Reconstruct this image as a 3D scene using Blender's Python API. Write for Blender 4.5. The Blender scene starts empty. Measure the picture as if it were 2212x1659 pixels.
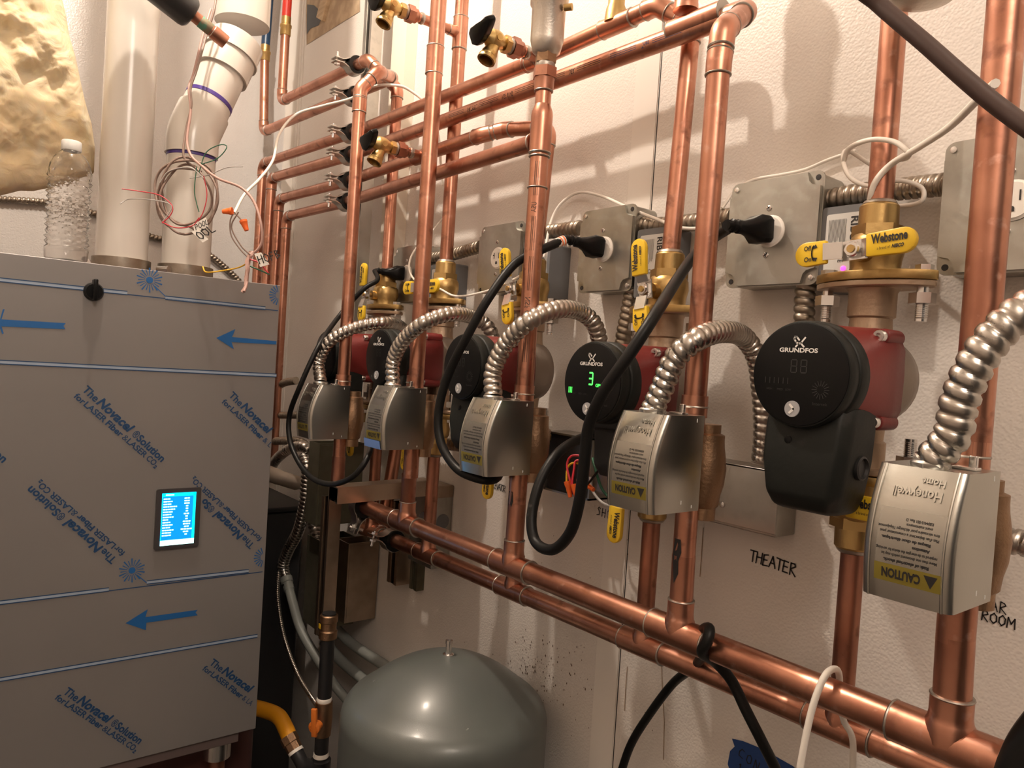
import bpy, bmesh, math, random
from mathutils import Vector as V, Matrix as M
random.seed(7)
sc = bpy.context.scene
COL = sc.collection
PI = math.pi
# ------------------------------------------------------------------ camera
F, W, H = 1617.5, 2212, 1659
CAM = V((0, -.90, 1.5))
def cam_axes(y, p, r):
    f = V((-math.cos(p)*math.sin(y), math.cos(p)*math.cos(y), math.sin(p)))
    rt = f.cross(V((0, 0, 1))).normalized(); up = rt.cross(f)
    return rt*math.cos(r)+up*math.sin(r), up*math.cos(r)-rt*math.sin(r), f
RT, UP, FW = cam_axes(math.radians(51.4214), math.radians(-1.5405), math.radians(3.694))
cd = bpy.data.cameras.new('camera'); cam = bpy.data.objects.new('camera', cd); COL.objects.link(cam)
cd.sensor_width = 36; cd.lens = F/W*36; cd.clip_start = .01
m = M((RT, UP, -FW)).transposed().to_4x4(); m.translation = CAM
cam.matrix_world = m
sc.camera = cam
# ------------------------------------------------------------------ world, lights, exposure
wd = bpy.data.worlds.new('world'); sc.world = wd; wd.use_nodes = True
wd.node_tree.nodes['Background'].inputs[0].default_value = (1, .84, .70, 1)
wd.node_tree.nodes['Background'].inputs[1].default_value = .03
def lamp(name, loc, power, rad, col):
    l = bpy.data.lights.new(name, 'POINT'); l.energy = power; l.shadow_soft_size = rad; l.color = col
    o = bpy.data.objects.new(name, l); o.location = loc; COL.objects.link(o); return o
lamp('ceiling_bulb', (-1.25, -.67, 2.78), 34, .018, (1, .86, .73))
lamp('fill_lamp', (.75, -1.0, 2.68), 36, .30, (1, .86, .74))  # unseen soft lamp, added as fill to lift the shadows
sc.view_settings.view_transform = 'Standard'; sc.view_settings.look = 'None'
sc.view_settings.exposure = 0.60; sc.view_settings.gamma = 1; sc.view_settings.use_curve_mapping = False
sc.cycles.use_denoising = True
sc.cycles.max_bounces = 8
sc.cycles.sample_clamp_indirect = 6
# ------------------------------------------------------------------ pixel -> point helpers
def ray(px, py): return RT*((px-W/2)/F) - UP*((py-H/2)/F) + FW
def P(px, py, h):
    d = ray(px, py); return CAM + d*((-h-CAM.y)/d.y)
def PX(px, py, x):
    d = ray(px, py); return CAM + d*((x-CAM.x)/d.x)
# ------------------------------------------------------------------ materials
def mat(name, col, rough=.5, metal=0, noise=None, bump=None, spec=None, emit=None, coat=0, trans=0, sss=0):
    """noise=(scale,(r,g,b),lo,hi[,stretch]) mixes a second colour; bump=(scale,strength,kind)"""
    mt = bpy.data.materials.new(name); mt.use_nodes = True
    nt = mt.node_tree; b = nt.nodes['Principled BSDF']
    b.inputs['Base Color'].default_value = (*col, 1); b.inputs['Roughness'].default_value = rough
    b.inputs['Metallic'].default_value = metal
    if spec is not None: b.inputs['Specular IOR Level'].default_value = spec
    if coat: b.inputs['Coat Weight'].default_value = coat; b.inputs['Coat Roughness'].default_value = .15
    if trans: b.inputs['Transmission Weight'].default_value = trans
    if sss: b.inputs['Subsurface Weight'].default_value = sss; b.inputs['Subsurface Radius'].default_value = (.03, .02, .01); b.inputs['Subsurface Scale'].default_value = .3
    if emit: b.inputs['Emission Color'].default_value = (*emit[0], 1); b.inputs['Emission Strength'].default_value = emit[1]
    tc = nt.nodes.new('ShaderNodeTexCoord')
    if noise:
        ns = noise if isinstance(noise, list) else [noise]
        prev = None
        for q in ns:
            n = nt.nodes.new('ShaderNodeTexNoise'); n.inputs['Scale'].default_value = q[0]; n.inputs['Detail'].default_value = 6
            mp = nt.nodes.new('ShaderNodeMapping'); nt.links.new(tc.outputs['Object'], mp.inputs[0])
            if len(q) > 4: mp.inputs['Scale'].default_value = q[4]
            nt.links.new(mp.outputs[0], n.inputs['Vector'])
            r = nt.nodes.new('ShaderNodeValToRGB'); r.color_ramp.elements[0].position = q[2]; r.color_ramp.elements[1].position = q[3]
            nt.links.new(n.outputs[0], r.inputs[0])
            mx = nt.nodes.new('ShaderNodeMix'); mx.data_type = 'RGBA'
            nt.links.new(r.outputs[0], mx.inputs[0])
            if prev is None: mx.inputs[6].default_value = (*col, 1)
            else: nt.links.new(prev, mx.inputs[6])
            mx.inputs[7].default_value = (*q[1], 1)
            prev = mx.outputs[2]
        nt.links.new(prev, b.inputs['Base Color'])
        if metal > .5:
            rr = nt.nodes.new('ShaderNodeMapRange'); nt.links.new(r.outputs[0], rr.inputs[0])
            rr.inputs[3].default_value = rough; rr.inputs[4].default_value = min(1, rough+.18)
            nt.links.new(rr.outputs[0], b.inputs['Roughness'])
    if bump:
        kind = bump[2] if len(bump) > 2 else 'noise'
        if kind == 'noise':
            n = nt.nodes.new('ShaderNodeTexNoise'); n.inputs['Detail'].default_value = 4
        else:
            n = nt.nodes.new('ShaderNodeTexVoronoi'); n.feature = 'SMOOTH_F1'
        n.inputs['Scale'].default_value = bump[0]
        nt.links.new(tc.outputs['Object'], n.inputs['Vector'])
        bp = nt.nodes.new('ShaderNodeBump'); bp.inputs['Strength'].default_value = bump[1]; bp.inputs['Distance'].default_value = bump[3] if len(bump) > 3 else .002
        nt.links.new(n.outputs[0], bp.inputs['Height']); nt.links.new(bp.outputs[0], b.inputs['Normal'])
    return mt
MT = {}
MT['wall'] = mat('wall_panel', (.76, .71, .655), .42, noise=(2.5, (.70, .645, .59), .45, .75), bump=(330, .25, 'vor', .002))
MT['wall2'] = mat('back_wall_panel', (.64, .62, .60), .30, noise=(3, (.58, .555, .53), .45, .75), bump=(300, .35, 'vor', .002))
MT['ceil'] = mat('ceiling_paint', (.75, .70, .63), .8)
MT['floor'] = mat('concrete', (.10, .09, .08), .8, noise=(6, (.06, .055, .05), .4, .6))
MT['cu'] = mat('copper', (.58, .285, .195), .33, 1, noise=[(14, (.40, .18, .12), .38, .66), (70, (.60, .34, .26), .60, .72), (38, (.25, .115, .08), .60, .74)], bump=(90, .06))
MT['cu2'] = mat('copper_tarnished', (.47, .225, .15), .42, 1, noise=[(14, (.31, .14, .10), .40, .66), (50, (.26, .13, .085), .58, .74)], bump=(60, .08))
MT['solder'] = mat('solder', (.42, .39, .35), .38, 1, noise=(60, (.35, .28, .24), .5, .7))
MT['brass'] = mat('brass', (.52, .36, .15), .36, 1, noise=(20, (.38, .25, .10), .45, .7), bump=(200, .12))
MT['bronze'] = mat('bronze_casting', (.32, .20, .12), .42, 1, noise=(20, (.25, .155, .095), .45, .7), bump=(250, .3))
MT['steel'] = mat('galvanised_steel', (.44, .43, .405), .34, 1, noise=[(12, (.50, .48, .44), .4, .65), (60, (.42, .40, .37), .5, .8)], bump=(120, .06))
MT['boxsteel'] = mat('box_steel', (.43, .42, .385), .38, 1, noise=[(16, (.35, .34, .305), .42, .65), (70, (.46, .46, .42), .5, .8)], bump=(120, .08))
MT['flex'] = mat('armored_steel', (.50, .47, .43), .26, 1, noise=(25, (.42, .37, .32), .45, .7))
MT['flexdk'] = mat('dull_armored_steel', (.38, .33, .27), .36, 1, noise=(25, (.24, .20, .16), .45, .7))
MT['chrome'] = mat('bolt_steel', (.72, .70, .68), .25, 1)
MT['strut'] = mat('strut_steel', (.45, .36, .28), .33, 1, noise=(14, (.32, .25, .19), .4, .7))
MT['olive'] = mat('olive_metal', (.17, .155, .105), .42, .8, noise=(14, (.12, .11, .075), .4, .7))
MT['zv'] = mat('actuator_steel', (.46, .45, .41), .30, 1, bump=(300, .04))
MT['zvside'] = mat('actuator_side', (.40, .39, .36), .42, .85)
MT['black'] = mat('black_rubber', (.007, .0068, .0065), .42, spec=.2)
MT['blackg'] = mat('glossy_black', (.006, .006, .0062), .28, spec=.16)
MT['blackm'] = mat('black_plastic', (.009, .0105, .0095), .5, spec=.25, noise=(30, (.035, .032, .029), .6, .85), bump=(200, .1))
MT['dustblack'] = mat('dusty_black_cable', (.007, .0068, .0065), .45, spec=.2, noise=(40, (.10, .095, .09), .68, .80))
MT['foam'] = mat('pipe_insulation', (.02, .021, .022), .38)
MT['red'] = mat('red_cast_paint', (.145, .014, .013), .38, noise=(60, (.32, .16, .14), .74, .82), bump=(160, .08))
MT['volute'] = mat('cast_volute', (.28, .23, .19), .5, .6, bump=(200, .15))
MT['white'] = mat('white_plastic', (.80, .76, .70), .4)
MT['cable'] = mat('white_cable_jacket', (.82, .77, .70), .45)
MT['greycable'] = mat('grey_brown_cable', (.22, .15, .12), .5)
MT['pinkcable'] = mat('faded_cable', (.42, .26, .22), .5)
MT['pvc'] = mat('pvc', (.62, .58, .525), .22, noise=(5, (.58, .54, .48), .4, .7), coat=.2)
MT['purple'] = mat('purple_primer', (.06, .03, .22), .4)
MT['yellow'] = mat('yellow_vinyl', (.76, .50, .025), .34)
MT['ink'] = mat('black_ink', (.015, .013, .013), .6)
MT['inkblue'] = mat('blue_ink', (.008, .048, .135), .5)
MT['inkblue2'] = mat('bright_blue_ink', (.008, .10, .31), .5)
MT['paleblue'] = mat('pale_blue_ink', (.33, .40, .50), .5)
MT['film'] = mat('film_covered_steel', (.27, .255, .25), .34, .35, noise=(3, (.25, .235, .232), .4, .7))
MT['cabinet'] = mat('cabinet_steel', (.20, .15, .14), .5, .4)
MT['maroon'] = mat('maroon_paint', (.085, .030, .026), .5)
MT['dark'] = mat('dark_plastic', (.012, .012, .013), .45)
MT['tank'] = mat('tank_enamel', (.085, .096, .090), .40, coat=.15, noise=[(4, (.066, .074, .07), .4, .7), (120, (.40, .40, .38), .74, .80)], bump=(900, .06))
MT['bluetape'] = mat('blue_tape', (.012, .05, .20), .55)
MT['bluetape2'] = mat('light_blue_tape', (.14, .26, .60), .55)
MT['orange'] = mat('orange_plastic', (.88, .15, .02), .4)
MT['gasor'] = mat('orange_lever', (.62, .16, .02), .45)
MT['gasyl'] = mat('yellow_gas_jacket', (.62, .26, .01), .45)
MT['pexred'] = mat('red_pex', (.62, .035, .02), .35)
MT['pexblue'] = mat('blue_pex', (.012, .045, .10), .35)
MT['grey'] = mat('grey_pvc_conduit', (.24, .25, .23), .45)
MT['vent'] = mat('nickel_casting', (.60, .55, .49), .42, 1, bump=(300, .15))
MT['green'] = mat('green_patina', (.16, .32, .24), .7)
MT['wgreen'] = mat('green_wire', (.01, .10, .05), .5)
MT['wred'] = mat('red_wire', (.55, .03, .05), .4)
MT['wyel'] = mat('yellow_wire', (.75, .42, .02), .4)
MT['wgrey'] = mat('grey_wire', (.42, .40, .38), .4)
MT['paper'] = mat('torn_paper', (.50, .38, .25), .8, noise=(20, (.36, .26, .17), .4, .6))
MT['wood'] = mat('wood', (.58, .44, .28), .7, noise=(12, (.42, .30, .18), .4, .6, (1, 1, 8)))
MT['ribgrey'] = mat('relay_grey', (.16, .165, .175), .5)
MT['label'] = mat('label_white', (.68, .68, .66), .4)
MT['tagpaper'] = mat('tag_paper', (.78, .74, .68), .5)
MT['pink'] = mat('pink_led', (.9, .1, .5), .4, emit=((1, .03, .42), 3))
MT['ledgreen'] = mat('green_led', (.05, .6, .1), .4, emit=((.06, 1, .08), 1.6))
MT['scr'] = mat('screen_blue', (0, .1, .5), .3, emit=((.0, .22, 1), 1.1))
MT['scrc'] = mat('screen_cyan', (0, .5, .7), .3, emit=((.0, .85, 1), 1.2))
MT['scrw'] = mat('screen_white', (.6, .9, .9), .3, emit=((.55, 1, .95), 1.5))
MT['scrbar'] = mat('screen_pale_bar', (.6, .9, .9), .3, emit=((.5, 1, .85), 1.8))
MT['bezel'] = mat('bezel', (.045, .04, .04), .45)
MT['dim'] = mat('dim_grey_print', (.018, .018, .017), .5)
MT['logo'] = mat('white_print', (.72, .70, .67), .5)
MT['btn'] = mat('grey_button', (.33, .33, .34), .4)
MT['stick'] = mat('sticker_yellow', (.26, .21, .035), .35, .5)
MT['stickc'] = mat('sticker_grey', (.42, .41, .37), .26, .9)
MT['neck'] = mat('bronze_neck', (.42, .31, .22), .5, .9, bump=(200, .2))
MT['fab'] = mat('beige_sleeve', (.42, .34, .27), .8)
# gradients / special: clear bottle, insulation, screen
def bottle_mat():
    mt = bpy.data.materials.new('clear_plastic'); mt.use_nodes = True; nt = mt.node_tree
    b = nt.nodes['Principled BSDF']; b.inputs['Base Color'].default_value = (1, .99, .98, 1); b.inputs['Roughness'].default_value = .07
    b.inputs['Transmission Weight'].default_value = 1; b.inputs['IOR'].default_value = 1.33
    return mt
MT['bottle'] = bottle_mat()
def wool_mat():
    mt = mat('fiberglass', (.68, .56, .37), .95, noise=[(9, (.58, .44, .25), .45, .70), (30, (.66, .585, .44), .5, .75)], sss=.4)
    nt = mt.node_tree; b = nt.nodes['Principled BSDF']
    tc = nt.nodes.new('ShaderNodeTexCoord')
    n1 = nt.nodes.new('ShaderNodeTexNoise'); n1.inputs['Scale'].default_value = 26; n1.inputs['Detail'].default_value = 9; n1.inputs['Distortion'].default_value = 1.2
    nt.links.new(tc.outputs['Object'], n1.inputs['Vector'])
    bp = nt.nodes.new('ShaderNodeBump'); bp.inputs['Strength'].default_value = .30; bp.inputs['Distance'].default_value = .02
    nt.links.new(n1.outputs[0], bp.inputs['Height']); nt.links.new(bp.outputs[0], b.inputs['Normal'])
    return mt
MT['wool'] = wool_mat()
# ------------------------------------------------------------------ object helpers
def obj(name, bm, m, parent=None, smooth=None, label=None):
    me = bpy.data.meshes.new(name); bm.normal_update(); bm.to_mesh(me); bm.free()
    if smooth is not None:
        for p in me.polygons: p.use_smooth = True
        me.set_sharp_from_angle(angle=math.radians(smooth))
    o = bpy.data.objects.new(name, me); COL.objects.link(o)
    me.materials.append(MT[m] if isinstance(m, str) else m)
    if parent: o.parent = parent
    if label: o['label'] = label
    return o
def thing(name, label, cat, loc=(0, 0, 0), group=None):
    o = bpy.data.objects.new(name, None); COL.objects.link(o); o.location = loc; o.empty_display_size = .02
    o['label'] = label; o['category'] = cat
    if group: o['group'] = group
    return o
def tag(o, label, cat, group=None):
    o['label'] = label; o['category'] = cat
    if group: o['group'] = group
    return o
def struct(o): o['kind'] = 'structure'; return o
def copy_tree(o, parent=None):
    c = o.copy(); COL.objects.link(c); c.parent = parent
    for ch in list(o.children): copy_tree(ch, c)
    return c
class Loc:
    """things placed at loc: geometry given in world coordinates is shifted to the thing's origin"""
    pass
def shift(bm, loc):
    bmesh.ops.translate(bm, verts=bm.verts, vec=-V(loc)); return bm
# ------------------------------------------------------------------ mesh helpers
def frame(d):
    d = V(d).normalized(); a = V((0, 0, 1)) if abs(d.z) < .9 else V((1, 0, 0))
    u = a.cross(d).normalized(); return u, d.cross(u)
def add_sweep(bm, pts, r, seg=20, caps=True, rf=None):
    pts = [V(p) for p in pts]; n = len(pts); tang = []
    for i in range(n):
        tang.append((pts[min(i+1, n-1)]-pts[max(i-1, 0)]).normalized())
    u, w = frame(tang[0]); rings = []
    for i in range(n):
        t = tang[i]; u = (u-t*u.dot(t)).normalized(); w = t.cross(u)
        ring = []
        for k in range(seg):
            a = 2*PI*k/seg; rr = rf(i, a) if rf else (r[i] if isinstance(r, (list, tuple)) else r)
            ring.append(bm.verts.new(pts[i]+u*math.cos(a)*rr+w*math.sin(a)*rr))
        rings.append(ring)
    for i in range(n-1):
        for k in range(seg):
            bm.faces.new((rings[i][k], rings[i][(k+1) % seg], rings[i+1][(k+1) % seg], rings[i+1][k]))
    if caps:
        bm.faces.new(rings[0][::-1]); bm.faces.new(rings[-1])
    return bm
def cyl(bm, a, b, r, seg=20, r2=None):
    a = V(a); b = V(b); return add_sweep(bm, [a, b], [r, r if r2 is None else r2], seg)
def lathe(bm, prof, o, axis=(0, 0, 1), seg=32):
    """prof: list of (r, t) along axis from o"""
    o = V(o); d = V(axis).normalized(); u, w = frame(d); rings = []
    for r, t in prof:
        if r < 1e-6: rings.append([bm.verts.new(o+d*t)]); continue
        rings.append([bm.verts.new(o+d*t+u*math.cos(2*PI*k/seg)*r+w*math.sin(2*PI*k/seg)*r) for k in range(seg)])
    for i in range(len(rings)-1):
        A, B = rings[i], rings[i+1]
        for k in range(seg):
            k2 = (k+1) % seg
            if len(A) == 1 and len(B) == 1: continue
            if len(A) == 1: bm.faces.new((A[0], B[k2], B[k]))
            elif len(B) == 1: bm.faces.new((A[k], A[k2], B[0]))
            else: bm.faces.new((A[k], A[k2], B[k2], B[k]))
    for Rg, rev in ((rings[0], True), (rings[-1], False)):
        if len(Rg) > 1: bm.faces.new(Rg[::-1] if rev else Rg)
    return bm
def box(bm, a, b, bev=0, mtx=None):
    x0, y0, z0 = [min(a[i], b[i]) for i in range(3)]; x1, y1, z1 = [max(a[i], b[i]) for i in range(3)]
    vs = [bm.verts.new((x, y, z)) for x in (x0, x1) for y in (y0, y1) for z in (z0, z1)]
    idx = [(0, 1, 3, 2), (4, 6, 7, 5), (0, 4, 5, 1), (2, 3, 7, 6), (0, 2, 6, 4), (1, 5, 7, 3)]
    fs = [bm.faces.new([vs[i] for i in f]) for f in idx]
    if bev:
        es = list({e for f in fs for e in f.edges})
        res = bmesh.ops.bevel(bm, geom=es, offset=bev, segments=3, profile=.5, affect='EDGES')
        vs = list({v for f in res['faces'] for v in f.verts} | {v for v in vs if v.is_valid})
    if mtx is not None: bmesh.ops.transform(bm, matrix=mtx, verts=vs)
    return bm
def prism(bm, poly, o, u, v, th, hole=None):
    """extrude polygon (2d pts in basis u,v at o) by th along u x v"""
    o = V(o); u = V(u).normalized(); v = V(v).normalized(); n = u.cross(v)
    A = [bm.verts.new(o+u*p[0]+v*p[1]) for p in poly]; B = [bm.verts.new(o+u*p[0]+v*p[1]+n*th) for p in poly]
    k = len(poly)
    bm.faces.new(A[::-1]); bm.faces.new(B)
    for i in range(k): bm.faces.new((A[i], A[(i+1) % k], B[(i+1) % k], B[i]))
    return bm
def rrect(w, h, r, n=5):
    out = []
    for cx, cy, a0 in ((w/2-r, h/2-r, 0), (-w/2+r, h/2-r, PI/2), (-w/2+r, -h/2+r, PI), (w/2-r, -h/2+r, 1.5*PI)):
        for i in range(n+1):
            a = a0+PI/2*i/n; out.append((cx+r*math.cos(a), cy+r*math.sin(a)))
    return out
def disc(r, n=28, c=(0, 0)): return [(c[0]+r*math.cos(2*PI*i/n), c[1]+r*math.sin(2*PI*i/n)) for i in range(n)]
def crom(pts, n=8):
    pts = [V(p) for p in pts]; q = [pts[0]*2-pts[1]]+pts+[pts[-1]*2-pts[-2]]; out = []
    for i in range(1, len(q)-2):
        p0, p1, p2, p3 = q[i-1:i+3]
        for k in range(n):
            t = k/n
            out.append(.5*((2*p1)+(p2-p0)*t+(2*p0-5*p1+4*p2-p3)*t*t+(3*p1-p0-3*p2+p3)*t**3))
    out.append(pts[-1]); return out
def resample(pts, step):
    L = [0]
    for a, b in zip(pts, pts[1:]): L.append(L[-1]+(b-a).length)
    n = max(2, int(L[-1]/step)); out = []; j = 0
    for i in range(n+1):
        s = L[-1]*i/n
        while j < len(L)-2 and L[j+1] < s: j += 1
        t = (s-L[j])/max(1e-9, L[j+1]-L[j]); out.append(pts[j].lerp(pts[j+1], min(1, t)))
    return out, L[-1]/n
def PP(seq):
    """[(px,py,h),...] -> points"""
    return [P(*s) for s in seq]
# text -------------------------------------------------------------
_tc = {}
def text_polys(s, bold=0, shear=0):
    key = (s, bold, shear)
    if key in _tc: return _tc[key]
    c = bpy.data.curves.new('t', 'FONT'); c.body = s; c.size = 1; c.offset = bold; c.shear = shear; c.resolution_u = 3
    o = bpy.data.objects.new('t', c); COL.objects.link(o)
    bpy.context.view_layer.update()
    dg = bpy.context.evaluated_depsgraph_get(); me = o.evaluated_get(dg).to_mesh()
    vs = [(v.co.x, v.co.y) for v in me.vertices]; fs = [tuple(p.vertices) for p in me.polygons]
    bpy.data.objects.remove(o); bpy.data.curves.remove(c)
    _tc[key] = (vs, fs); return _tc[key]
def add_text(bm, s, f, w=None, h=None, bold=0, shear=0, center=False, x0=0, y0=0):
    """f(u,v)->point ; text scaled to total width w (h: cap height; if None keeps aspect)"""
    vs, fs = text_polys(s, bold, shear)
    if not vs: return
    mx = max(a for a, b in vs); mn = min(a for a, b in vs)
    sx = w/(mx-mn) if w else None; sy = h/.7 if h else sx
    if sx is None: sx = sy
    off = -(mx-mn)*sx/2 if center else 0
    B = [bm.verts.new(f(x0+off+(a-mn)*sx, y0+b*sy)) for a, b in vs]
    for t in fs:
        try: bm.faces.new([B[i] for i in t])
        except ValueError: pass
def plane_map(o, u, v, lift=.0004):
    o = V(o); u = V(u).normalized(); v = V(v); v = (v-u*v.dot(u)).normalized(); n = u.cross(v)
    return lambda a, b: o+u*a+v*b+n*lift
# hand lettering ---------------------------------------------------
STK = {'T': [[(0, 1), (.75, .96)], [(.38, .98), (.34, 0)]], 'H': [[(.05, 1), (.02, 0)], [(.65, 1.02), (.6, -.02)], [(.0, .5), (.68, .55)]],
 'E': [[(.6, 1), (.08, .96), (.05, 0), (.6, .04)], [(.05, .5), (.5, .54)]], 'A': [[(0, 0), (.35, 1), (.7, 0)], [(.12, .38), (.6, .42)]],
 'R': [[(.05, 0), (.08, 1), (.5, .95), (.6, .72), (.1, .5), (.68, -.05)]], 'S': [[(.62, .9), (.3, 1), (.1, .78), (.5, .45), (.5, .12), (.02, .05)]],
 'O': [[(.35, 1), (.05, .75), (.05, .25), (.35, 0), (.65, .25), (.65, .75), (.35, 1)]], 'P': [[(.08, 0), (.05, 1), (.55, .95), (.58, .6), (.08, .5)]],
 'L': [[(.08, 1), (.05, .02), (.6, .05)]], 'V': [[(0, 1), (.32, 0), (.68, 1)]], 'M': [[(.02, 0), (.08, 1), (.4, .4), (.72, 1), (.8, 0)]],
 'C': [[(.62, .9), (.3, 1), (.04, .6), (.1, .15), (.6, .08)]], 'N': [[(.02, 0), (.06, 1), (.6, .02), (.62, 1)]], '1': [[(.1, .8), (.3, 1), (.3, 0)]],
 '2': [[(.05, .8), (.3, 1), (.55, .75), (.05, 0), (.65, .05)]], 'F': [[(.6, 1), (.08, .96), (.05, 0)], [(.05, .5), (.5, .54)]],
 'B': [[(.05, 0), (.08, 1), (.5, .9), (.1, .55), (.6, .3), (.05, 0)]], '0': [[(.35, 1), (.05, .5), (.35, 0), (.65, .5), (.35, 1)]],
 'K': [[(.05, 1), (.05, 0)], [(.6, 1), (.1, .5), (.65, 0)]], 'o': [[(.3, .6), (.05, .3), (.3, 0), (.55, .3), (.3, .6)]], 'n': [[(.05, .6), (.05, 0)], [(.05, .4), (.4, .55), (.45, 0)]],
 "'": [[(.2, 1), (.15, .7)]], '|': [[(.3, 1), (.25, 0)]]}
def ribbon(bm, pts, w, f):
    for a, b in zip(pts, pts[1:]):
        ax, ay = a; bx, by = b; dx, dy = bx-ax, by-ay; L = math.hypot(dx, dy) or 1e-9; nx, ny = -dy/L*w/2, dx/L*w/2; ex, ey = dx/L*w*.35, dy/L*w*.35
        q = [(ax-ex+nx, ay-ey+ny), (ax-ex-nx, ay-ey-ny), (bx+ex-nx, by+ey-ny), (bx+ex+nx, by+ey+ny)]
        bm.faces.new([bm.verts.new(f(*p)) for p in q][::-1])
def handwrite(bm, s, f, size, pen=.12, gap=.95, x0=0, y0=0):
    x = x0
    for c in s:
        for st in STK.get(c, []):
            ribbon(bm, [(x+(p[0]+random.uniform(-.03, .03))*size*.85, y0+(p[1]+random.uniform(-.04, .04))*size) for p in st], pen*size, f)
        x += size*gap*.82
    return x
# ------------------------------------------------------------------ pipe network helpers
def arc_corner(a, b, c, R, n=8):
    a, b, c = V(a), V(b), V(c); d1 = (b-a).normalized(); d2 = (c-b).normalized()
    th = d1.angle(d2); t = R*math.tan(th/2); s = b-d1*t; e = b+d2*t
    nrm = (d2-d1*d1.dot(d2)).normalized(); cen = s+nrm*R; pts = []
    for i in range(n+1):
        ang = th*i/n; pts.append(cen-nrm*R*math.cos(ang)+d1*R*math.sin(ang))
    return s, e, pts, d1, d2
def ring(parent, c, d, r, m='solder', name='solder_ring'):
    bm = bmesh.new(); d = V(d).normalized(); w = r*.09
    lathe(bm, [(r*.95, -w), (r*1.015, -w*.6), (r*1.045, 0), (r*1.015, w*.7), (r*.95, w)], c, d, 24)
    return obj(name, shift(bm, parent.location), m, parent, 40)
def elbow(parent, a, b, c, r, R=None, m='cu', rings=True):
    R = R or r*1.7; s, e, pts, d1, d2 = arc_corner(a, b, c, R)
    bm = bmesh.new(); k = r*1.12; ext = r*.9
    add_sweep(bm, [s-d1*ext]+pts+[e+d2*ext], k, 24)
    o = obj('elbow', shift(bm, parent.location), m, parent, 40)
    if rings: ring(parent, s-d1*ext, d1, k); ring(parent, e+d2*ext, d2, k)
    return s, e
def run(name, label, pts, r, m='cu', cat='pipe', group=None, rings=True, caps=True, elb=None, R=None):
    """straight tubes joined by elbow fittings, one thing"""
    pts = [V(p) for p in pts]
    t = thing(name, label, cat, pts[0], group)
    cuts = [(pts[0], pts[0])]
    for i in range(1, len(pts)-1):
        cuts.append(elbow(t, pts[i-1], pts[i], pts[i+1], r, R, elb or m, rings))
    cuts.append((pts[-1], pts[-1]))
    for i in range(len(pts)-1):
        bm = bmesh.new(); cyl(bm, cuts[i][1], cuts[i+1][0], r, 28)
        obj('tube', shift(bm, t.location), m, t, 40)
    return t
def coupling(t, c, d, r, L, m='cu', rings=True, name='coupling'):
    c = V(c); d = V(d).normalized(); bm = bmesh.new(); k = r*1.13
    cyl(bm, c-d*L/2, c+d*L/2, k, 28); obj(name, shift(bm, t.location), m, t, 40)
    if rings: ring(t, c-d*L/2, d, k); ring(t, c+d*L/2, d, k)
def tee(t, c, d, b, r, rb, L, Lb, m='cu'):
    """tee body along d at c, branch along b"""
    c = V(c); d = V(d).normalized(); b = V(b).normalized(); bm = bmesh.new(); k = r*1.12; kb = rb*1.13
    add_sweep(bm, [c-d*L/2, c-d*L/2*.98, c+d*L/2*.98, c+d*L/2], k, 28)
    add_sweep(bm, [c, c+b*(k*.92), c+b*(k*1.05), c+b*(k*1.35), c+b*(k+Lb)], [kb*1.13, kb*1.13, kb*1.05, kb, kb], 28)
    obj('tee', shift(bm, t.location), m, t, 40)
    ring(t, c-d*L/2, d, k); ring(t, c+d*L/2, d, k); ring(t, c+b*(k+Lb), b, kb)
def flex(name, label, pts, r, pitch=.0105, m='flex', parent=None, cat='conduit', seg=16, group=None, spp=8, depth=.17):
    c = crom(pts, 10); c, st = resample(c, pitch/spp)
    def rf(i, a):
        ph = (i*st/pitch + a/(2*PI)) % 1.0
        return r*(1.02-depth*(.5-.5*math.cos(2*PI*ph))**3.2)
    bm = bmesh.new(); add_sweep(bm, c, r, seg, True, rf)
    o = obj(name, bm, m, parent, 50)
    if label: tag(o, label, cat, group)
    return o
def cable(name, label, pts, r, m, cat='cable', seg=12, n=8, parent=None, group=None):
    bm = bmesh.new(); add_sweep(bm, crom(pts, n), r, seg)
    o = obj(name, bm, m, parent, 60)
    if label: tag(o, label, cat, group)
    return o
def hexnut(bm, c, d, r, L): c = V(c); d = V(d).normalized(); add_sweep(bm, [c, c+d*L], r, 6)

# ================================================================== SETTING
XB = -2.29
bm = bmesh.new(); box(bm, (XB-.1, 0, 0), (1.6, .1, 2.95)); struct(obj('wall_right', bm, 'wall'))
bm = bmesh.new(); box(bm, (XB-.1, -1.52, 0), (XB, 0, 2.95)); struct(obj('wall_left', bm, 'wall2'))
bm = bmesh.new(); box(bm, (XB-.1, -1.62, 0), (1.6, -1.52, 2.95)); struct(obj('wall_front', bm, mat('front_wall_paint', (.55, .49, .44), .7)))
bm = bmesh.new(); box(bm, (XB-.1, -1.62, -.1), (1.6, .1, 0)); struct(obj('floor', bm, 'floor'))
bm = bmesh.new(); box(bm, (XB-.1, -1.62, 2.85), (1.6, .1, 2.95)); struct(obj('ceiling', bm, 'ceil'))
bm = bmesh.new(); box(bm, (XB, -.0025, 0), (XB+.035, 0, 2.85)); box(bm, (XB, -.035, 0), (XB+.0025, 0, 2.85)); box(bm, (XB+.016, -.006, 0), (XB+.022, 0, 2.85))
struct(obj('trim_1', bm, 'white'))
bm = bmesh.new(); xs = P(1405, 480, 0).x; box(bm, (xs-.0007, -.0006, .3), (xs+.0007, .001, 2.85)); struct(obj('trim_2', bm, 'ink'))
bm = bmesh.new(); box(bm, (xs-.052, -.0012, .3), (xs-.003, .001, 2.85)); struct(obj('trim_3', bm, mat('seam_strip', (.80, .75, .69), .4)))
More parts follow.
